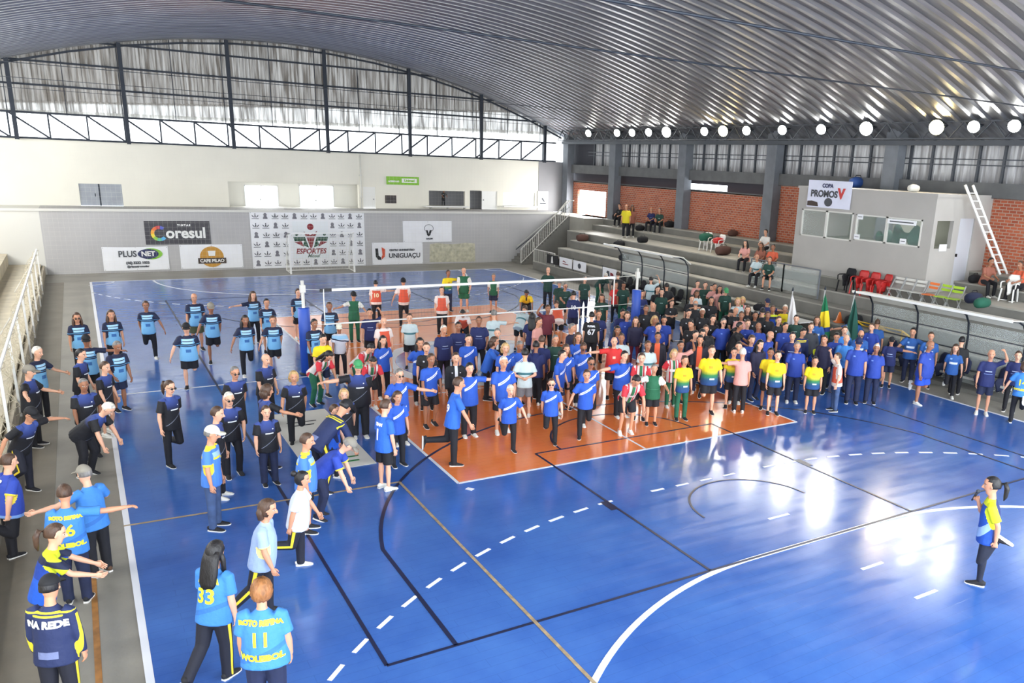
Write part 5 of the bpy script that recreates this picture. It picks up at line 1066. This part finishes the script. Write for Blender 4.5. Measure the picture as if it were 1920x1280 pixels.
def legs_mesh(pose, m, b, kind, lod):
    J = joints(pose, m, b); mb = MB(); P, U = J['P'], J['up']; k = {1: .97, 2: 1.1, 3: 1.28}[b]; F = J['fwd']
    kp = {1: 1, 2: 1.08, 3: 1.2}[b]
    mb.tube([P-U*.11, P-U*.06, P+U*.03, P+U*.09], [(.10*k, .09*k), (.156*kp, .118*kp), (.156*kp, .116*kp), (.14*kp, .105*kp)], 14, ref=tuple(F))
    for i in (0, 1):
        j = J[i]; h, kn, an = j['hp'], j['kn'], j['an']
        if kind == 'short': mb.tube([h+U*.05, h.lerp(kn, .2), h.lerp(kn, .55), h.lerp(kn, .88)], [r*k for r in (.098, .102, .098, .098)], 12)
        elif kind == 'tight': mb.tube([h+U*.05, h.lerp(kn, .2), h.lerp(kn, .8), h.lerp(kn, 1.04), h.lerp(kn, 1.12)], [r*k for r in (.09, .09, .068, .062, .04)], 10); mb.tube([kn.lerp(an, -.12), kn.lerp(an, -.02), kn.lerp(an, .28), kn.lerp(an, .8), an+j['s']*.01], [r*k for r in (.045, .062, .064, .046, .044)], 10)
        else: mb.tube([h+U*.05, h.lerp(kn, .2), h.lerp(kn, .8), h.lerp(kn, 1.06), h.lerp(kn, 1.14)], [r*k for r in (.096, .098, .08, .072, .045)], 10); mb.tube([kn.lerp(an, -.14), kn.lerp(an, -.04), kn.lerp(an, .3), kn.lerp(an, .8), an+j['s']*.035], [r*k for r in (.05, .072, .072, .063, .064)], 10)
    me = fuse(mb, VOX[lod]*1.1, 2); co = coords(me); out = np.zeros((len(co), 3))
    best = np.full(len(co), 9.)
    for i, sx in ((0, 1), (1, -1)):
        j = J[i]
        for a, b_, o in ((j['hp'], j['kn'], 0), (j['kn'], j['an'], 1)):
            a_, ab = np.array(a), np.array(b_-a); t = np.clip(((co-a_)@ab)/(ab**2).sum(), 0, 1); p = a_+t[:, None]*ab; d = np.linalg.norm(co-p, axis=1); mk = d < best; best[mk] = d[mk]
            out[mk, 0] = ((co-p)[:, 0]*sx/np.maximum(d, .01))[mk]; out[mk, 1] = (t+o)[mk]
    attrv(me, 'rc', out); me.name = 'trousers'; return me
def shoe_mesh():
    mb = MB(); pr_ = [(-.075, .018, .015, .03), (-.07, .032, .04, .045), (-.04, .038, .052, .055), (.0, .038, .052, .056), (.05, .043, .038, .042), (.10, .047, .028, .031), (.15, .043, .022, .024), (.18, .026, .016, .018), (.188, .01, .008, .012)]
    mb.tube([(0, y, z) for y, a, c, z in pr_], [(a, c) for y, a, c, z in pr_], 10, ref=(0, 0, 1))
    mb.prism([(-.028, -.08), (.028, -.08), (.04, -.03), (.042, .05), (.05, .11), (.042, .17), (.02, .196), (-.02, .196), (-.042, .17), (-.05, .11), (-.042, .05), (-.04, -.03)], 0, .022, 'z', 1)
    return mb
SHOE = {}
def shoe(col, sole):
    if (col, sole) not in SHOE: SHOE[(col, sole)] = shoe_mesh().mesh('shoe', [cmat('shoe_upper', col), cmat('shoe_sole', sole)])
    return SHOE[(col, sole)]
CM = {}
def cmat(n, col, rough=.8):
    if (n, col) not in CM: CM[(n, col)] = mat(n, col, rough)
    return CM[(n, col)]
# --- hair and caps in head coordinates
def dome(rx, ry, rz, keep, cy=-.008, cz=.012, n=20, k=12):
    mb = MB(); vs = []
    for j in range(k+1):
        th = math.pi*j/k
        for i in range(n):
            ph = 2*math.pi*i/n; x, y, z = math.sin(th)*math.sin(ph), math.sin(th)*math.cos(ph), math.cos(th)
            s = 1 if keep(x, y, z) else .72; vs.append((x*rx*s, cy+y*ry*s, cz+z*rz*s))
    fs = [(j*n+i, j*n+(i+1) % n, (j+1)*n+(i+1) % n, (j+1)*n+i) for j in range(k) for i in range(n)]
    return mb.add(vs, fs, 0, True)
kshort = lambda x, y, z: z > (.62 if y > .55 else .28 if y > .05 else -.45)
kbob = lambda x, y, z: z > (.60 if y > .5 else -.75 if y < .25 else .1)
def hairmesh(kind):
    if kind == 'short': return dome(.083, .104, .118, kshort)
    if kind == 'bald': return dome(.079, .098, .10, lambda x, y, z: y < .15 and -.5 < z < .25)
    if kind == 'bob':
        mb = dome(.097, .116, .125, kbob); mb.tube([(0, -.06, .02), (0, -.075, -.05), (0, -.06, -.12), (0, -.05, -.14)], [(.09, .05), (.105, .055), (.09, .045), (.04, .02)], 10); return mb
    if kind == 'curl':
        mb = dome(.10, .12, .13, kbob, n=26, k=16); random.seed(5)
        mb.v = [(x*(1+.07*math.sin(i*2.3)), y*(1+.07*math.sin(i*1.7)), z*(1+.06*math.sin(i*3.1))) for i, (x, y, z) in enumerate(mb.v)]; return mb
    if kind == 'long':
        mb = dome(.092, .112, .123, kbob); mb.tube([(0, -.055, .03), (0, -.085, -.06), (0, -.105, -.18), (0, -.125, -.30), (0, -.13, -.36)], [(.085, .05), (.10, .05), (.108, .04), (.10, .032), (.07, .02)], 10)
        for s in (-1, 1): mb.tube([(s*.07, -.02, .02), (s*.085, .0, -.08), (s*.09, .01, -.2), (s*.08, .02, -.26)], [.02, .028, .024, .008], 6)
        return mb
    if kind == 'tail':
        mb = dome(.084, .106, .118, kshort); mb.tube([(0, -.10, .04), (0, -.15, .05), (0, -.175, -.02), (0, -.165, -.13), (0, -.15, -.18)], [.02, .028, .032, .024, .006], 8); return mb
    if kind == 'bun':
        mb = dome(.088, .11, .12, kbob); mb.tube([(0, -.09, .06), (0, -.125, .075), (0, -.15, .08), (0, -.165, .085)], [.03, .045, .04, .012], 10); return mb
def capmesh():
    mb = dome(.088, .108, .118, lambda x, y, z: z > .15, cy=-.004, cz=.018); mb.add([(.075*math.sin(a)*s, .075*math.cos(a)*s+.035*(s > .9) + (.06 if s > .9 else .02), .04-(.012 if s > .9 else 0)-t) for t in (0, .007) for s in (.85, 1.12) for a in [(-1.25+2.5*q/8) for q in range(9)]],
        [(q, q+1, 9+q+1, 9+q) for q in range(8)]+[(18+q+1, 18+q, 27+q, 27+q+1) for q in range(8)]+[(9+q, 9+q+1, 27+q+1, 27+q) for q in range(8)], 0, True); return mb
HC = {'k': (24, 21, 22), 'b': (74, 52, 38), 'g': (120, 116, 112), 'w': (214, 208, 196), 'l': (190, 156, 104), 'c': (146, 96, 54)}
HAIR = {'s': ('short', 'k', 'short dark hair'), 'sb': ('short', 'b', 'short brown hair'), 'sg': ('short', 'g', 'grey hair'), 'sw': ('short', 'w', 'white hair'), 'bl': ('bald', 'g', 'bald head'), 'lb': ('long', 'k', 'long dark hair'),
 'lbr': ('long', 'b', 'long brown hair'), 'lbl': ('bob', 'l', 'blond hair'), 'pb': ('tail', 'b', 'ponytail'), 'pt': ('tail', 'k', 'black ponytail'), 'bun': ('bun', 'k', 'tied dark hair'), 'bob': ('bob', 'b', 'brown bob'), 'cu': ('curl', 'c', 'curly hair'),
 'cb': ('short', 'k', 'black cap', (22, 22, 26)), 'cg': ('short', 'g', 'grey cap', (138, 132, 120)), 'cw': ('short', 'g', 'pale cap', (226, 224, 206)), 'cn': ('short', 'b', 'green cap', (70, 150, 96)), 'cy': ('short', 'b', 'navy cap', (26, 34, 70))}
HM = {}
def hairmat(n, c):
    if (n, c) not in CM: CM[(n, c)] = mat(n, c, .5, 0, .4, 30, .5, 60, stretch=(1, 1, .3))
    return CM[(n, c)]
def hair_me(kind, ck):
    if (kind, ck) not in HM:
        m = hairmat('hair_'+{'k': 'black', 'b': 'brown', 'g': 'grey', 'w': 'white', 'l': 'blond', 'c': 'ginger'}[ck], HC[ck]); HM[(kind, ck)] = hairmesh(kind).mesh('hair', m)
    return HM[(kind, ck)]
def cap_me(col):
    if col not in HM: HM[col] = capmesh().mesh('cap', cmat('cap_cloth', col))
    return HM[col]
# --- skin with eyes, brows and mouth; shirts with team patterns
def nd(nt, t, **k):
    n = nt.nodes.new(t)
    for a, b in k.items(): setattr(n, a, b)
    return n
def mathn(nt, op, a, b=None, c=None):
    n = nd(nt, 'ShaderNodeMath', operation=op)
    for i, x in enumerate((a, b, c)):
        if x is None: continue
        if isinstance(x, (int, float)): n.inputs[i].default_value = x
        else: nt.links.new(x, n.inputs[i])
    return n.outputs[0]
def mixc(nt, f, a, b):
    n = nd(nt, 'ShaderNodeMix', data_type='RGBA'); nt.links.new(f, n.inputs['Factor'])
    for s, x in (('A', a), ('B', b)):
        if isinstance(x, tuple): n.inputs[s].default_value = lin(x)
        else: nt.links.new(x, n.inputs[s])
    return n.outputs['Result']
def skin(col):
    m = mat('skin', col, .55); nt = m.node_tree; b = nt.nodes['Principled BSDF']
    at = nd(nt, 'ShaderNodeAttribute', attribute_name='rc'); sp = nd(nt, 'ShaderNodeSeparateXYZ'); nt.links.new(at.outputs['Vector'], sp.inputs[0]); X_, Y_, Z_ = sp.outputs
    ax = mathn(nt, 'ABSOLUTE', X_); front = mathn(nt, 'GREATER_THAN', Y_, .055)
    def ell(cx, cz, rx, rz):
        a = mathn(nt, 'DIVIDE', mathn(nt, 'SUBTRACT', ax, cx), rx); c = mathn(nt, 'DIVIDE', mathn(nt, 'SUBTRACT', Z_, cz), rz)
        return mathn(nt, 'MULTIPLY', mathn(nt, 'LESS_THAN', mathn(nt, 'ADD', mathn(nt, 'MULTIPLY', a, a), mathn(nt, 'MULTIPLY', c, c)), 1.0), front)
    c = mixc(nt, ell(.0, -.066, .026, .0075), col, (168, 92, 86)); c = mixc(nt, ell(.031, .004, .015, .0075), c, (236, 230, 224)); c = mixc(nt, ell(.031, .004, .0075, .0075), c, (40, 28, 24)); c = mixc(nt, ell(.033, .028, .019, .005), c, (82, 60, 48))
    nt.links.new(c, b.inputs['Base Color']); b.inputs['Subsurface Weight'].default_value = .0; return m
SK = [skin((226, 172, 142)), skin((206, 148, 116)), skin((160, 108, 80))]
def shirtmat(name, base, layers=(), ramp=None):
    m = mat(name, base if base else (128, 128, 128), .75); nt = m.node_tree; b = nt.nodes['Principled BSDF']
    at = nd(nt, 'ShaderNodeAttribute', attribute_name='rc'); a2 = nd(nt, 'ShaderNodeAttribute', attribute_name='am')
    s1 = nd(nt, 'ShaderNodeSeparateXYZ'); s2 = nd(nt, 'ShaderNodeSeparateXYZ'); nt.links.new(at.outputs['Vector'], s1.inputs[0]); nt.links.new(a2.outputs['Vector'], s2.inputs[0])
    V = {'x': s1.outputs[0], 'v': s1.outputs[1], 'f': s1.outputs[2], 'a': s2.outputs[0]}; V['X'] = mathn(nt, 'ABSOLUTE', V['x']); V['s'] = mathn(nt, 'SINE', mathn(nt, 'MULTIPLY', V['x'], 70))
    c = base
    if ramp:
        r = nd(nt, 'ShaderNodeValToRGB'); el = r.color_ramp.elements
        while len(el) < len(ramp): el.new(.5)
        for e, (p, cc) in zip(el, ramp): e.position = p; e.color = lin(cc)
        nt.links.new(mathn(nt, 'MULTIPLY_ADD', V['v'], 1/1.3, .3/1.3), r.inputs[0]); c = r.outputs[0]
    for col, conds in layers:
        k = None
        for cn in conds:
            expr, thr = cn; tot = None
            for cf, key in expr:
                t = mathn(nt, 'MULTIPLY', V[key], cf); tot = t if tot is None else mathn(nt, 'ADD', tot, t)
            g_ = mathn(nt, 'GREATER_THAN', tot, thr); k = g_ if k is None else mathn(nt, 'MULTIPLY', k, g_)
        c = mixc(nt, k, c, col)
    if not isinstance(c, tuple): nt.links.new(c, b.inputs['Base Color'])
    n = nd(nt, 'ShaderNodeTexNoise'); n.inputs['Scale'].default_value = 9; n.inputs['Detail'].default_value = 3; bp = nd(nt, 'ShaderNodeBump'); bp.inputs['Strength'].default_value = .6; bp.inputs['Distance'].default_value = .03
    tcn = nd(nt, 'ShaderNodeTexCoord'); nt.links.new(tcn.outputs['Object'], n.inputs['Vector']); nt.links.new(n.outputs['Fac'], bp.inputs['Height']); nt.links.new(bp.outputs[0], b.inputs['Normal'])
    return m
def G(key, thr): return ([(1, key)], thr)
def Lt_(key, thr): return ([(-1, key)], -thr)
FR = G('f', .0); AR = G('a', .3); BD = Lt_('X', .12)
def vb(a, b): return [G('v', a), Lt_('v', b)]
NVY = (24, 32, 62)
OUT = {
 'LB': ('pale blue and navy shirt', 'short', dict(base=(120, 180, 222), layers=[(NVY, [G('v', .84)]), (NVY, [AR]), ((176, 218, 244), [FR, BD]+vb(.62, .84)), (NVY, [FR, BD]+vb(.71, .745)), (NVY, vb(.47, .60)+[Lt_('a', .3)]), ((112, 186, 236), vb(.525, .545)), ((60, 110, 170), [FR, Lt_('X', .06)]+vb(.18, .34))])),
 'BK': ('black shirt with blue shoulders', 'short', dict(base=None, ramp=[(0, (17, 18, 26)), (.62, (18, 19, 28)), (.78, (42, 58, 118)), (1, (56, 78, 146))], layers=[((18, 18, 24), [AR]), ((225, 228, 235), [FR, G('x', -.09), Lt_('x', .07)]+vb(.50, .545)), ((120, 125, 140), [FR, ([(1, 'v'), (1.5, 'x')], .12), ([(-1, 'v'), (-1.5, 'x')], -.15), G('v', -.1), Lt_('v', .36)]), ((225, 228, 235), [FR, G('x', -.1), Lt_('x', -.075)]+vb(.66, .70))])),
 'RB': ('royal blue shirt with white band', 'short', dict(base=(38, 86, 186), layers=[((222, 226, 240), [FR, ([(1, 'v'), (1.2, 'x')], .56), ([(-1, 'v'), (-1.2, 'x')], -.68), Lt_('a', .3)]), ((90, 130, 215), [FR, Lt_('X', .09), ([(1, 'v'), (1.2, 'x')], .605), ([(-1, 'v'), (-1.2, 'x')], -.635)])])),
 'RN': ('royal blue numbered shirt', 'short', dict(base=(44, 102, 200), layers=[])),
 'RP': ('plain royal blue shirt', 'short', dict(base=(38, 66, 156), layers=[((120, 150, 220), [FR, G('x', .04), Lt_('x', .09)]+vb(.68, .74))])),
 'AB': ('azure shirt with white chest bar', 'short', dict(base=(42, 92, 162), layers=[((222, 230, 240), [FR, BD]+vb(.40, .53)), ((140, 180, 230), [FR, G('x', .05), Lt_('x', .11)]+vb(.68, .78))])),
 'CY': ('sky blue shirt', 'short', dict(base=(62, 130, 206), layers=[((52, 112, 190), [([(1, 'v'), (-.8, 'x')], .0), ([(-1, 'v'), (.8, 'x')], -.12)])])),
 'AZ': ('blue polo with yellow stripe', 'short', dict(base=(74, 128, 208), layers=[((236, 214, 60), [G('v', .93)]), ((236, 214, 60), [G('v', .62), Lt_('v', .69), Lt_('a', .3)]), ((236, 214, 60), [G('a', .98)]), ((150, 186, 224), [G('v', .70), Lt_('v', .84), Lt_('a', .3)])])),
 'BY': ('blue shirt with yellow cuffs', 'short', dict(base=(44, 70, 168), layers=[((240, 216, 70), [G('a', 1.02)]), ((120, 160, 220), [Lt_('v', -.2)])])),
 'NYT': ('navy top with yellow shoulders', 'short', dict(base=(28, 66, 160), layers=[((206, 216, 40), [AR]), ((206, 216, 40), [G('v', .86)]), (NVY, vb(.70, .86)), ((30, 90, 200), [Lt_('v', .3)])])),
 'NJ': ('navy jacket with yellow piping', 'long', dict(base=(30, 42, 84), layers=[((232, 214, 50), [G('v', .80), Lt_('v', .84), Lt_('a', .3)]), ((232, 214, 50), [G('v', .87), Lt_('v', .91), Lt_('a', .3)]), ((232, 214, 50), [G('a', .45), ([(1, 'f')], -.022), ([(-1, 'f')], -.022)]), ((110, 120, 160), [Lt_('f', 0), Lt_('X', .1)]+vb(-.1, .06))])),
 'WT': ('white T-shirt', 'short', dict(base=(206, 214, 228), layers=[])),
 'WB': ('pale lilac blue T-shirt', 'short', dict(base=(156, 178, 218), layers=[((240, 226, 150), [G('a', 1.05)])])),
 'WTT': ('pale grey shirt', 'short', dict(base=(196, 212, 214), layers=[((66, 118, 126), [Lt_('X', .2)]+vb(.36, .48))])),
 'WTB': ('white shirt with navy stripe', 'short', dict(base=(206, 208, 218), layers=[((150, 196, 226), vb(.66, .9)), (NVY, [([(1, 'v'), (-.4, 'x')], .56), ([(-1, 'v'), (.4, 'x')], -.64)])])),
 'BJ': ('black jacket over white', 'long', dict(base=(22, 24, 30), layers=[((220, 222, 226), [FR, Lt_('X', .035), G('v', .5)]), ((200, 200, 206), [FR, G('X', .08), Lt_('X', .11)]+vb(.66, .71))])),
 'OJ': ('dark jacket over orange', 'long', dict(base=(30, 30, 44), layers=[((226, 96, 60), [FR, Lt_('X', .075), Lt_('a', .3)]), ((232, 220, 216), [FR, Lt_('X', .075), Lt_('v', -.15)])])),
 'RD': ('red shirt', 'short', dict(base=(214, 52, 50), layers=[((240, 200, 180), [FR, Lt_('X', .04)]+vb(.5, .62))])),
 'RW': ('red, white and green striped shirt', 'short', dict(base=(214, 208, 204), layers=[((190, 44, 56), [G('s', .25)]), ((40, 110, 70), [Lt_('X', .035)]), ((206, 48, 60), [AR]), ((230, 226, 222), [FR, BD]+vb(.36, .50))])),
 'GN': ('green vest over white sleeves', 'short', dict(base=(30, 98, 66), layers=[((226, 226, 218), [AR]), ((60, 128, 92), vb(.28, .31))])),
 'YG': ('yellow to green gradient shirt', 'short', dict(base=None, ramp=[(0, (34, 70, 130)), (.22, (34, 78, 120)), (.40, (50, 130, 70)), (.58, (236, 214, 30)), (1, (248, 220, 28))], layers=[((210, 160, 30), [FR, Lt_('X', .05)]+vb(.56, .68)), ((226, 226, 226), [FR, G('x', -.1), Lt_('x', .02)]+vb(.0, .08))])),
 'OV': ('orange bib over white shirt', 'short', dict(base=(222, 92, 64), layers=[((236, 220, 212), [AR]), ((236, 224, 218), [G('v', .84)]), ((236, 222, 214), [Lt_('v', -.08)])])),
 'YB': ('yellow and black shirt', 'short', dict(base=(238, 196, 30), layers=[((28, 26, 20), [Lt_('v', .35)]), ((30, 28, 20), [Lt_('X', .03), G('v', .7)])])),
 'NV': ('navy shirt', 'short', dict(base=(30, 40, 92), layers=[((190, 200, 225), [FR, Lt_('X', .08)]+vb(.5, .53)), ((120, 140, 190), [FR, Lt_('X', .1)]+vb(.36, .385))])),
 'NVL': ('dark navy long-sleeved top', 'long', dict(base=(34, 32, 60), layers=[])),
 'BT': ('black T-shirt', 'short', dict(base=(26, 26, 30), layers=[((200, 200, 205), [FR, G('x', .05), Lt_('x', .09)]+vb(.66, .74))])),
 'DG': ('dark green shirt', 'short', dict(base=(26, 62, 52), layers=[((170, 200, 190), [FR, Lt_('X', .06)]+vb(.55, .585))])),
 'PK': ('pinkish pale top', 'short', dict(base=(222, 160, 150), layers=[])),
 'MR': ('maroon top', 'short', dict(base=(110, 40, 52), layers=[])),
 'GY': ('dark grey jacket', 'long', dict(base=(58, 60, 66), layers=[])),
 'PR': ('blue top with yellow shoulder', 'short', dict(base=(32, 78, 170), layers=[((214, 222, 36), [AR]), ((214, 222, 36), [G('v', .84)]), ((150, 182, 226), [([(1, 'v'), (2.2, 'f')], .15), ([(-1, 'v'), (-2.2, 'f')], -.42), Lt_('a', .3)]), ((26, 40, 96), [Lt_('f', -.05), Lt_('a', .3)])])),
 'WS': ('white shirt', 'short', dict(base=(228, 226, 222), layers=[])),
 'YL': ('yellow shirt', 'short', dict(base=(226, 208, 40), layers=[])),
 'BR': ('brown and pink top', 'short', dict(base=(150, 92, 74), layers=[])),
 'OR': ('orange and black shirt', 'short', dict(base=(206, 92, 62), layers=[((40, 34, 36), [Lt_('v', .2)])])),
}
SM_ = {}
def smat(o):
    if o not in SM_: SM_[o] = shirtmat('shirt_'+OUT[o][0].replace(' ', '_').replace(',', ''), OUT[o][2].get('base'), OUT[o][2].get('layers', ()), OUT[o][2].get('ramp'))
    return SM_[o]
def stripemat(base, st):
    m = mat('striped_trousers', base, .8); nt = m.node_tree; b = nt.nodes['Principled BSDF']; at = nd(nt, 'ShaderNodeAttribute', attribute_name='rc'); sp = nd(nt, 'ShaderNodeSeparateXYZ'); nt.links.new(at.outputs['Vector'], sp.inputs[0])
    nt.links.new(mixc(nt, mathn(nt, 'GREATER_THAN', sp.outputs[0], .965), base, st), b.inputs['Base Color']); return m
BOT = {'P': ('long', (20, 20, 27), 'black trousers'), 'K': ('short', (22, 22, 28), 'black shorts'), 'N': ('long', (28, 36, 66), 'navy trousers'), 'J': ('long', (64, 84, 122), 'jeans'), 'G': ('long', (26, 92, 66), 'green trousers'), 'Y': ('long', (24, 26, 40), 'black trousers with yellow side stripe'),
 'R': ('tight', (104, 30, 52), 'maroon trousers'), 'U': ('short', (36, 76, 196), 'blue shorts'), 'O': ('short', (86, 92, 62), 'olive shorts'), 'D': ('short', (28, 36, 64), 'navy shorts'), 'E': ('short', (30, 96, 62), 'green shorts'), 'T': ('tight', (24, 28, 44), 'dark leggings'), 'L': ('short', (120, 120, 124), 'grey shorts')}
BM = {}
def bmat(k):
    if k not in BM: BM[k] = stripemat(BOT[k][1], (232, 206, 50)) if k == 'Y' else mat('trousers_'+BOT[k][2].replace(' ', '_'), BOT[k][1], .8, 0, .25, 6)
    return BM[k]
CACHE = {}
def cached(fn, *a):
    k = (fn.__name__,)+a
    if k not in CACHE: CACHE[k] = fn(*a)
    return CACHE[k]
def objmat(name, me, parent, m):
    if not me.materials: me.materials.append(None)
    o = link(name, me, parent); o.material_slots[0].link = 'OBJECT'; o.material_slots[0].material = m; return o
def shirt_text(root, shirt_o, J, items, front=False):
    """lettering printed on the shirt: each glyph point is laid on the cloth"""
    me = shirt_o.data; co = coords(me); bvh = BVHTree.FromPolygons([tuple(map(float, c)) for c in co], [tuple(p.vertices) for p in me.polygons])
    P, U, F = J['P'], J['up'], J['fwd']; sgn = -1 if front else 1; dirv = F*(1 if not front else -1)
    for s, v, size, m in items:
        t = text_mesh(s, size, 0, .006)
        bm = bmesh.new(); bm.from_mesh(t); bmesh.ops.triangulate(bm, faces=bm.faces); bmesh.ops.subdivide_edges(bm, edges=bm.edges, cuts=1, use_grid_fill=True); bm.to_mesh(t); bm.free()
        for q in t.vertices:
            o = P+U*(v*.5+q.co.y)+Vector((1, 0, 0))*q.co.x*sgn-dirv*.6; h = bvh.ray_cast(o, dirv, 1.0)
            q.co = (h[0]-dirv*.012) if h[0] else o+dirv*.45
        t.materials.clear(); t.materials.append(m); link('shirt_lettering', t, root)
YI = mat('yellow_print', (240, 226, 50), .6); WI = mat('white_print', (236, 238, 244), .6)
TXT = {'with yellow 26 on the back': [('26', .42, .22, YI), ('WOLEIBOL', .02, .08, YI), ('ROTO REFINA', .78, .06, YI)], 'with long dark hair and yellow 33': [('33', .40, .24, YI), ('REFINA', .76, .08, YI)],
 'with curly ginger hair and yellow 11': [('11', .42, .22, YI), ('WOLEIBOL', .02, .09, YI), ('ROTO REFINA', .78, .07, YI)], 'turned away at the right edge, 14 on back': [('14', .45, .22, YI), ('WOLEIBOL', .08, .07, YI)],
 'number 10 on the back': [('10', .45, .22, mat('pale_yellow_print', (248, 236, 190), .6))], 'white 10 on the back': [('10', .45, .2, WI)], 'white 67 on the back': [('67', .38, .24, WI), ('FUTSAL', .75, .07, WI)],
 'boy with white 1 on his back': [('1', .35, .3, WI), ('TEAM', .74, .07, WI)], 'kicking one leg straight back, 19 on back': [('19', .42, .22, WI)], 'in the bottom left corner, REDE on back': [('NA REDE', .66, .10, WI)], 'with yellow cuffs holding one foot, left edge': [('UP', .8, .08, WI)]}
FULL = set(); rng = random.Random(11)
def person(x, y, yaw, H, pose, m, outfit, bot, hair, b, loc, z=0, desc=None):
    lod = 0 if (Vector((x, y, 0))-Vector((CAM.x, CAM.y, 0))).length < 17 else 1 if y < 3 else 2
    J = joints(pose, m, b); hk = HAIR[hair]; od = OUT[outfit]
    lab = desc or 'person in %s, %s' % (od[0], loc)
    e = empty('person', (x, y, z), R(yaw-90), lab, 'person'); s = H/NH; e.scale = (s, s, s)
    sk = SK[rng.choice((0, 0, 1, 1, 2)) if lod else 0]
    if lod == 0: sk = SK[rng.choice((0, 1))]
    objmat('body', cached(body_mesh, pose, m, b, lod), e, sk)
    so = objmat('shirt', cached(shirt_mesh, pose, m, b, od[1], lod), e, smat(outfit))
    kind = BOT[bot][0]; objmat('trousers' if kind != 'short' else 'shorts', cached(legs_mesh, pose, m, b, kind, lod), e, bmat(bot))
    ht = Matrix.Translation(J['H']) @ Matrix.Rotation(-R(J['ht']), 4, 'X') @ Matrix.Scale(HS*1.03, 4)
    h = link('hair', hair_me(hk[0], hk[1]), e); h.matrix_local = ht
    if hk[2].endswith('cap'): c = link('cap', cap_me(hk[3]), e); c.matrix_local = ht
    white = any(t in loc for t in ('white shoes', 'stretching one arm')) or rng.random() < .25
    sc = (220, 218, 210) if white else (28, 28, 32) if 'brown shoes' not in loc else (92, 66, 48)
    for i in (0, 1):
        j = J[i]; Yv = j['toe']; Zv = (-j['s']-(-j['s']).dot(Yv)*Yv).normalized(); Xv = Yv.cross(Zv)
        o = j['an']-Zv*.08; sh = link('shoe', shoe(sc, (232, 230, 224)), e); sh.matrix_local = Matrix(((Xv.x, Yv.x, Zv.x, o.x), (Xv.y, Yv.y, Zv.y, o.y), (Xv.z, Yv.z, Zv.z, o.z), (0, 0, 0, 1)))
    if loc in TXT: shirt_text(e, so, J, TXT[loc])
    if 'nglasses' in loc or 'spectacles' in loc or 'glasses' in loc:
        g = MB()
        for sx in (-1, 1): g.tube([(sx*.032, .098, .004), (sx*.032, .106, .004)], [.021, .019], 8, ref=(0, 0, 1)); g.bar((sx*.05, .095, .01), (sx*.078, .0, .012), .005)
        g.bar((-.014, .104, .008), (.014, .104, .008), .005); o = g.build('glasses', M['black'], e); o.matrix_local = ht
    return e
for i_, r in enumerate(PEOPLE):
    if r[4] == 'S' and r[1] > -7 and r[10] not in TXT: r = r[:4]+(('S', 'S2', 'S3', 'S2', 'HB', 'S')[i_*5 % 6], (i_//3) % 2)+r[6:]
    person(*r)
# microphone in the presenter's raised hand
J = joints('MC', 0, 1); pr_row = [r for r in PEOPLE if r[4] == 'MC'][0]; J = joints('MC', pr_row[5], 1); j = J[1] if pr_row[5] else J[0]
mic = empty('microphone', (pr_row[0], pr_row[1], 0), R(pr_row[2]-90), 'black microphone held up by the lone presenter', 'microphone')
s = pr_row[3]/NH; mic.scale = (s, s, s); c = j['wr']+j['fa']*.07+Vector((0, .035, 0)); top = J['H']+J['hf']*.14-J['hu']*.05; dv = (top-c).normalized()
MB().tube([c-dv*.09, c+dv*.10], [.012, .018], 10).build('handle', M['black'], mic); MB().tube([c+dv*.10, c+dv*.12, c+dv*.15, c+dv*.165], [.02, .028, .026, .01], 10).build('head', M['steel2'], mic)
# people on the bleachers and gallery
person(15.3, 15.0, 225, 1.78, 'S', 0, 'YL', 'P', 'bl', 2, '', 2.2, 'person in bright yellow shirt standing on the bleacher walkway by the far doorway')
person(15.75, 15.1, 240, 1.72, 'S', 0, 'BR', 'P', 'lbr', 1, '', 2.2, 'person in brown top standing just behind the yellow shirted one')
person(9.0, 25.9, 265, 1.2, 'D', 0, 'BT', 'P', 's', 1, '', 3.0, 'person leaning at the snack counter opening on the far gallery')
for x, y, z, yaw, o, bt, hr, l in ((15.72, 4.6, 2.2, 200, 'WS', 'P', 's', 'white shirted person sitting hunched before the third column'), (13.1, 2.2, 1.4, 205, 'WTT', 'P', 'bl', 'grey shirted person sitting with papers on the bleacher edge'), (13.1, 1.4, 1.4, 215, 'DG', 'K', 'sb', 'person with rust coloured lap seated right of the grey shirted one'),
    (13.9, 2.9, 1.8, 200, 'BR', 'P', 'lbr', 'person in brown seated one step above the grey shirt'), (13.95, 3.9, 1.8, 205, 'PK', 'P', 'lb', 'person in pink seated leftmost in the bleacher cluster'), (14.0, 2.2, 1.8, 215, 'OR', 'P', 's', 'person in orange and black seated behind the bleacher cluster'),
    (15.75, -6.6, 2.2, 250, 'BR', 'P', 's', 'person leaning forward on the bench left of the ladder foot'), (15.75, -7.3, 2.2, 170, 'OR', 'P', 'sb', 'person in orange with folded arms right of the ladder foot'), (16.55, 17.8, 2.54, 205, 'BT', 'P', 's', 'small dark person seated by the first brick bay'), (16.55, 14.6, 2.54, 205, 'NV', 'P', 'bl', 'small person in navy seated against the first brick bay'),
    (16.5, 13.7, 2.54, 215, 'DG', 'P', 'sg', 'small green person seated by the second column'), (11.35, 2.9, .12, 190, 'PK', 'P', 'lb', 'person in pink sitting low beside the far dugout')):
    person(x, y, yaw, 1.7, 'ST', 0, o, bt, hr, 1, l, z-.0, l)
# volleyball lying by the crouching player and backpack on the one behind the post
tag(MB().tube([(.25, 1.2, .0), (.25, 1.2, .02), (.25, 1.2, .06), (.25, 1.2, .12), (.25, 1.2, .18), (.25, 1.2, .22), (.25, 1.2, .24)], [.02, .06, .1, .12, .1, .06, .02], 14).build('ball', mat('orange_ball', (226, 100, 50), .5)), 'orange ball on the court floor beside crouching player', 'ball')
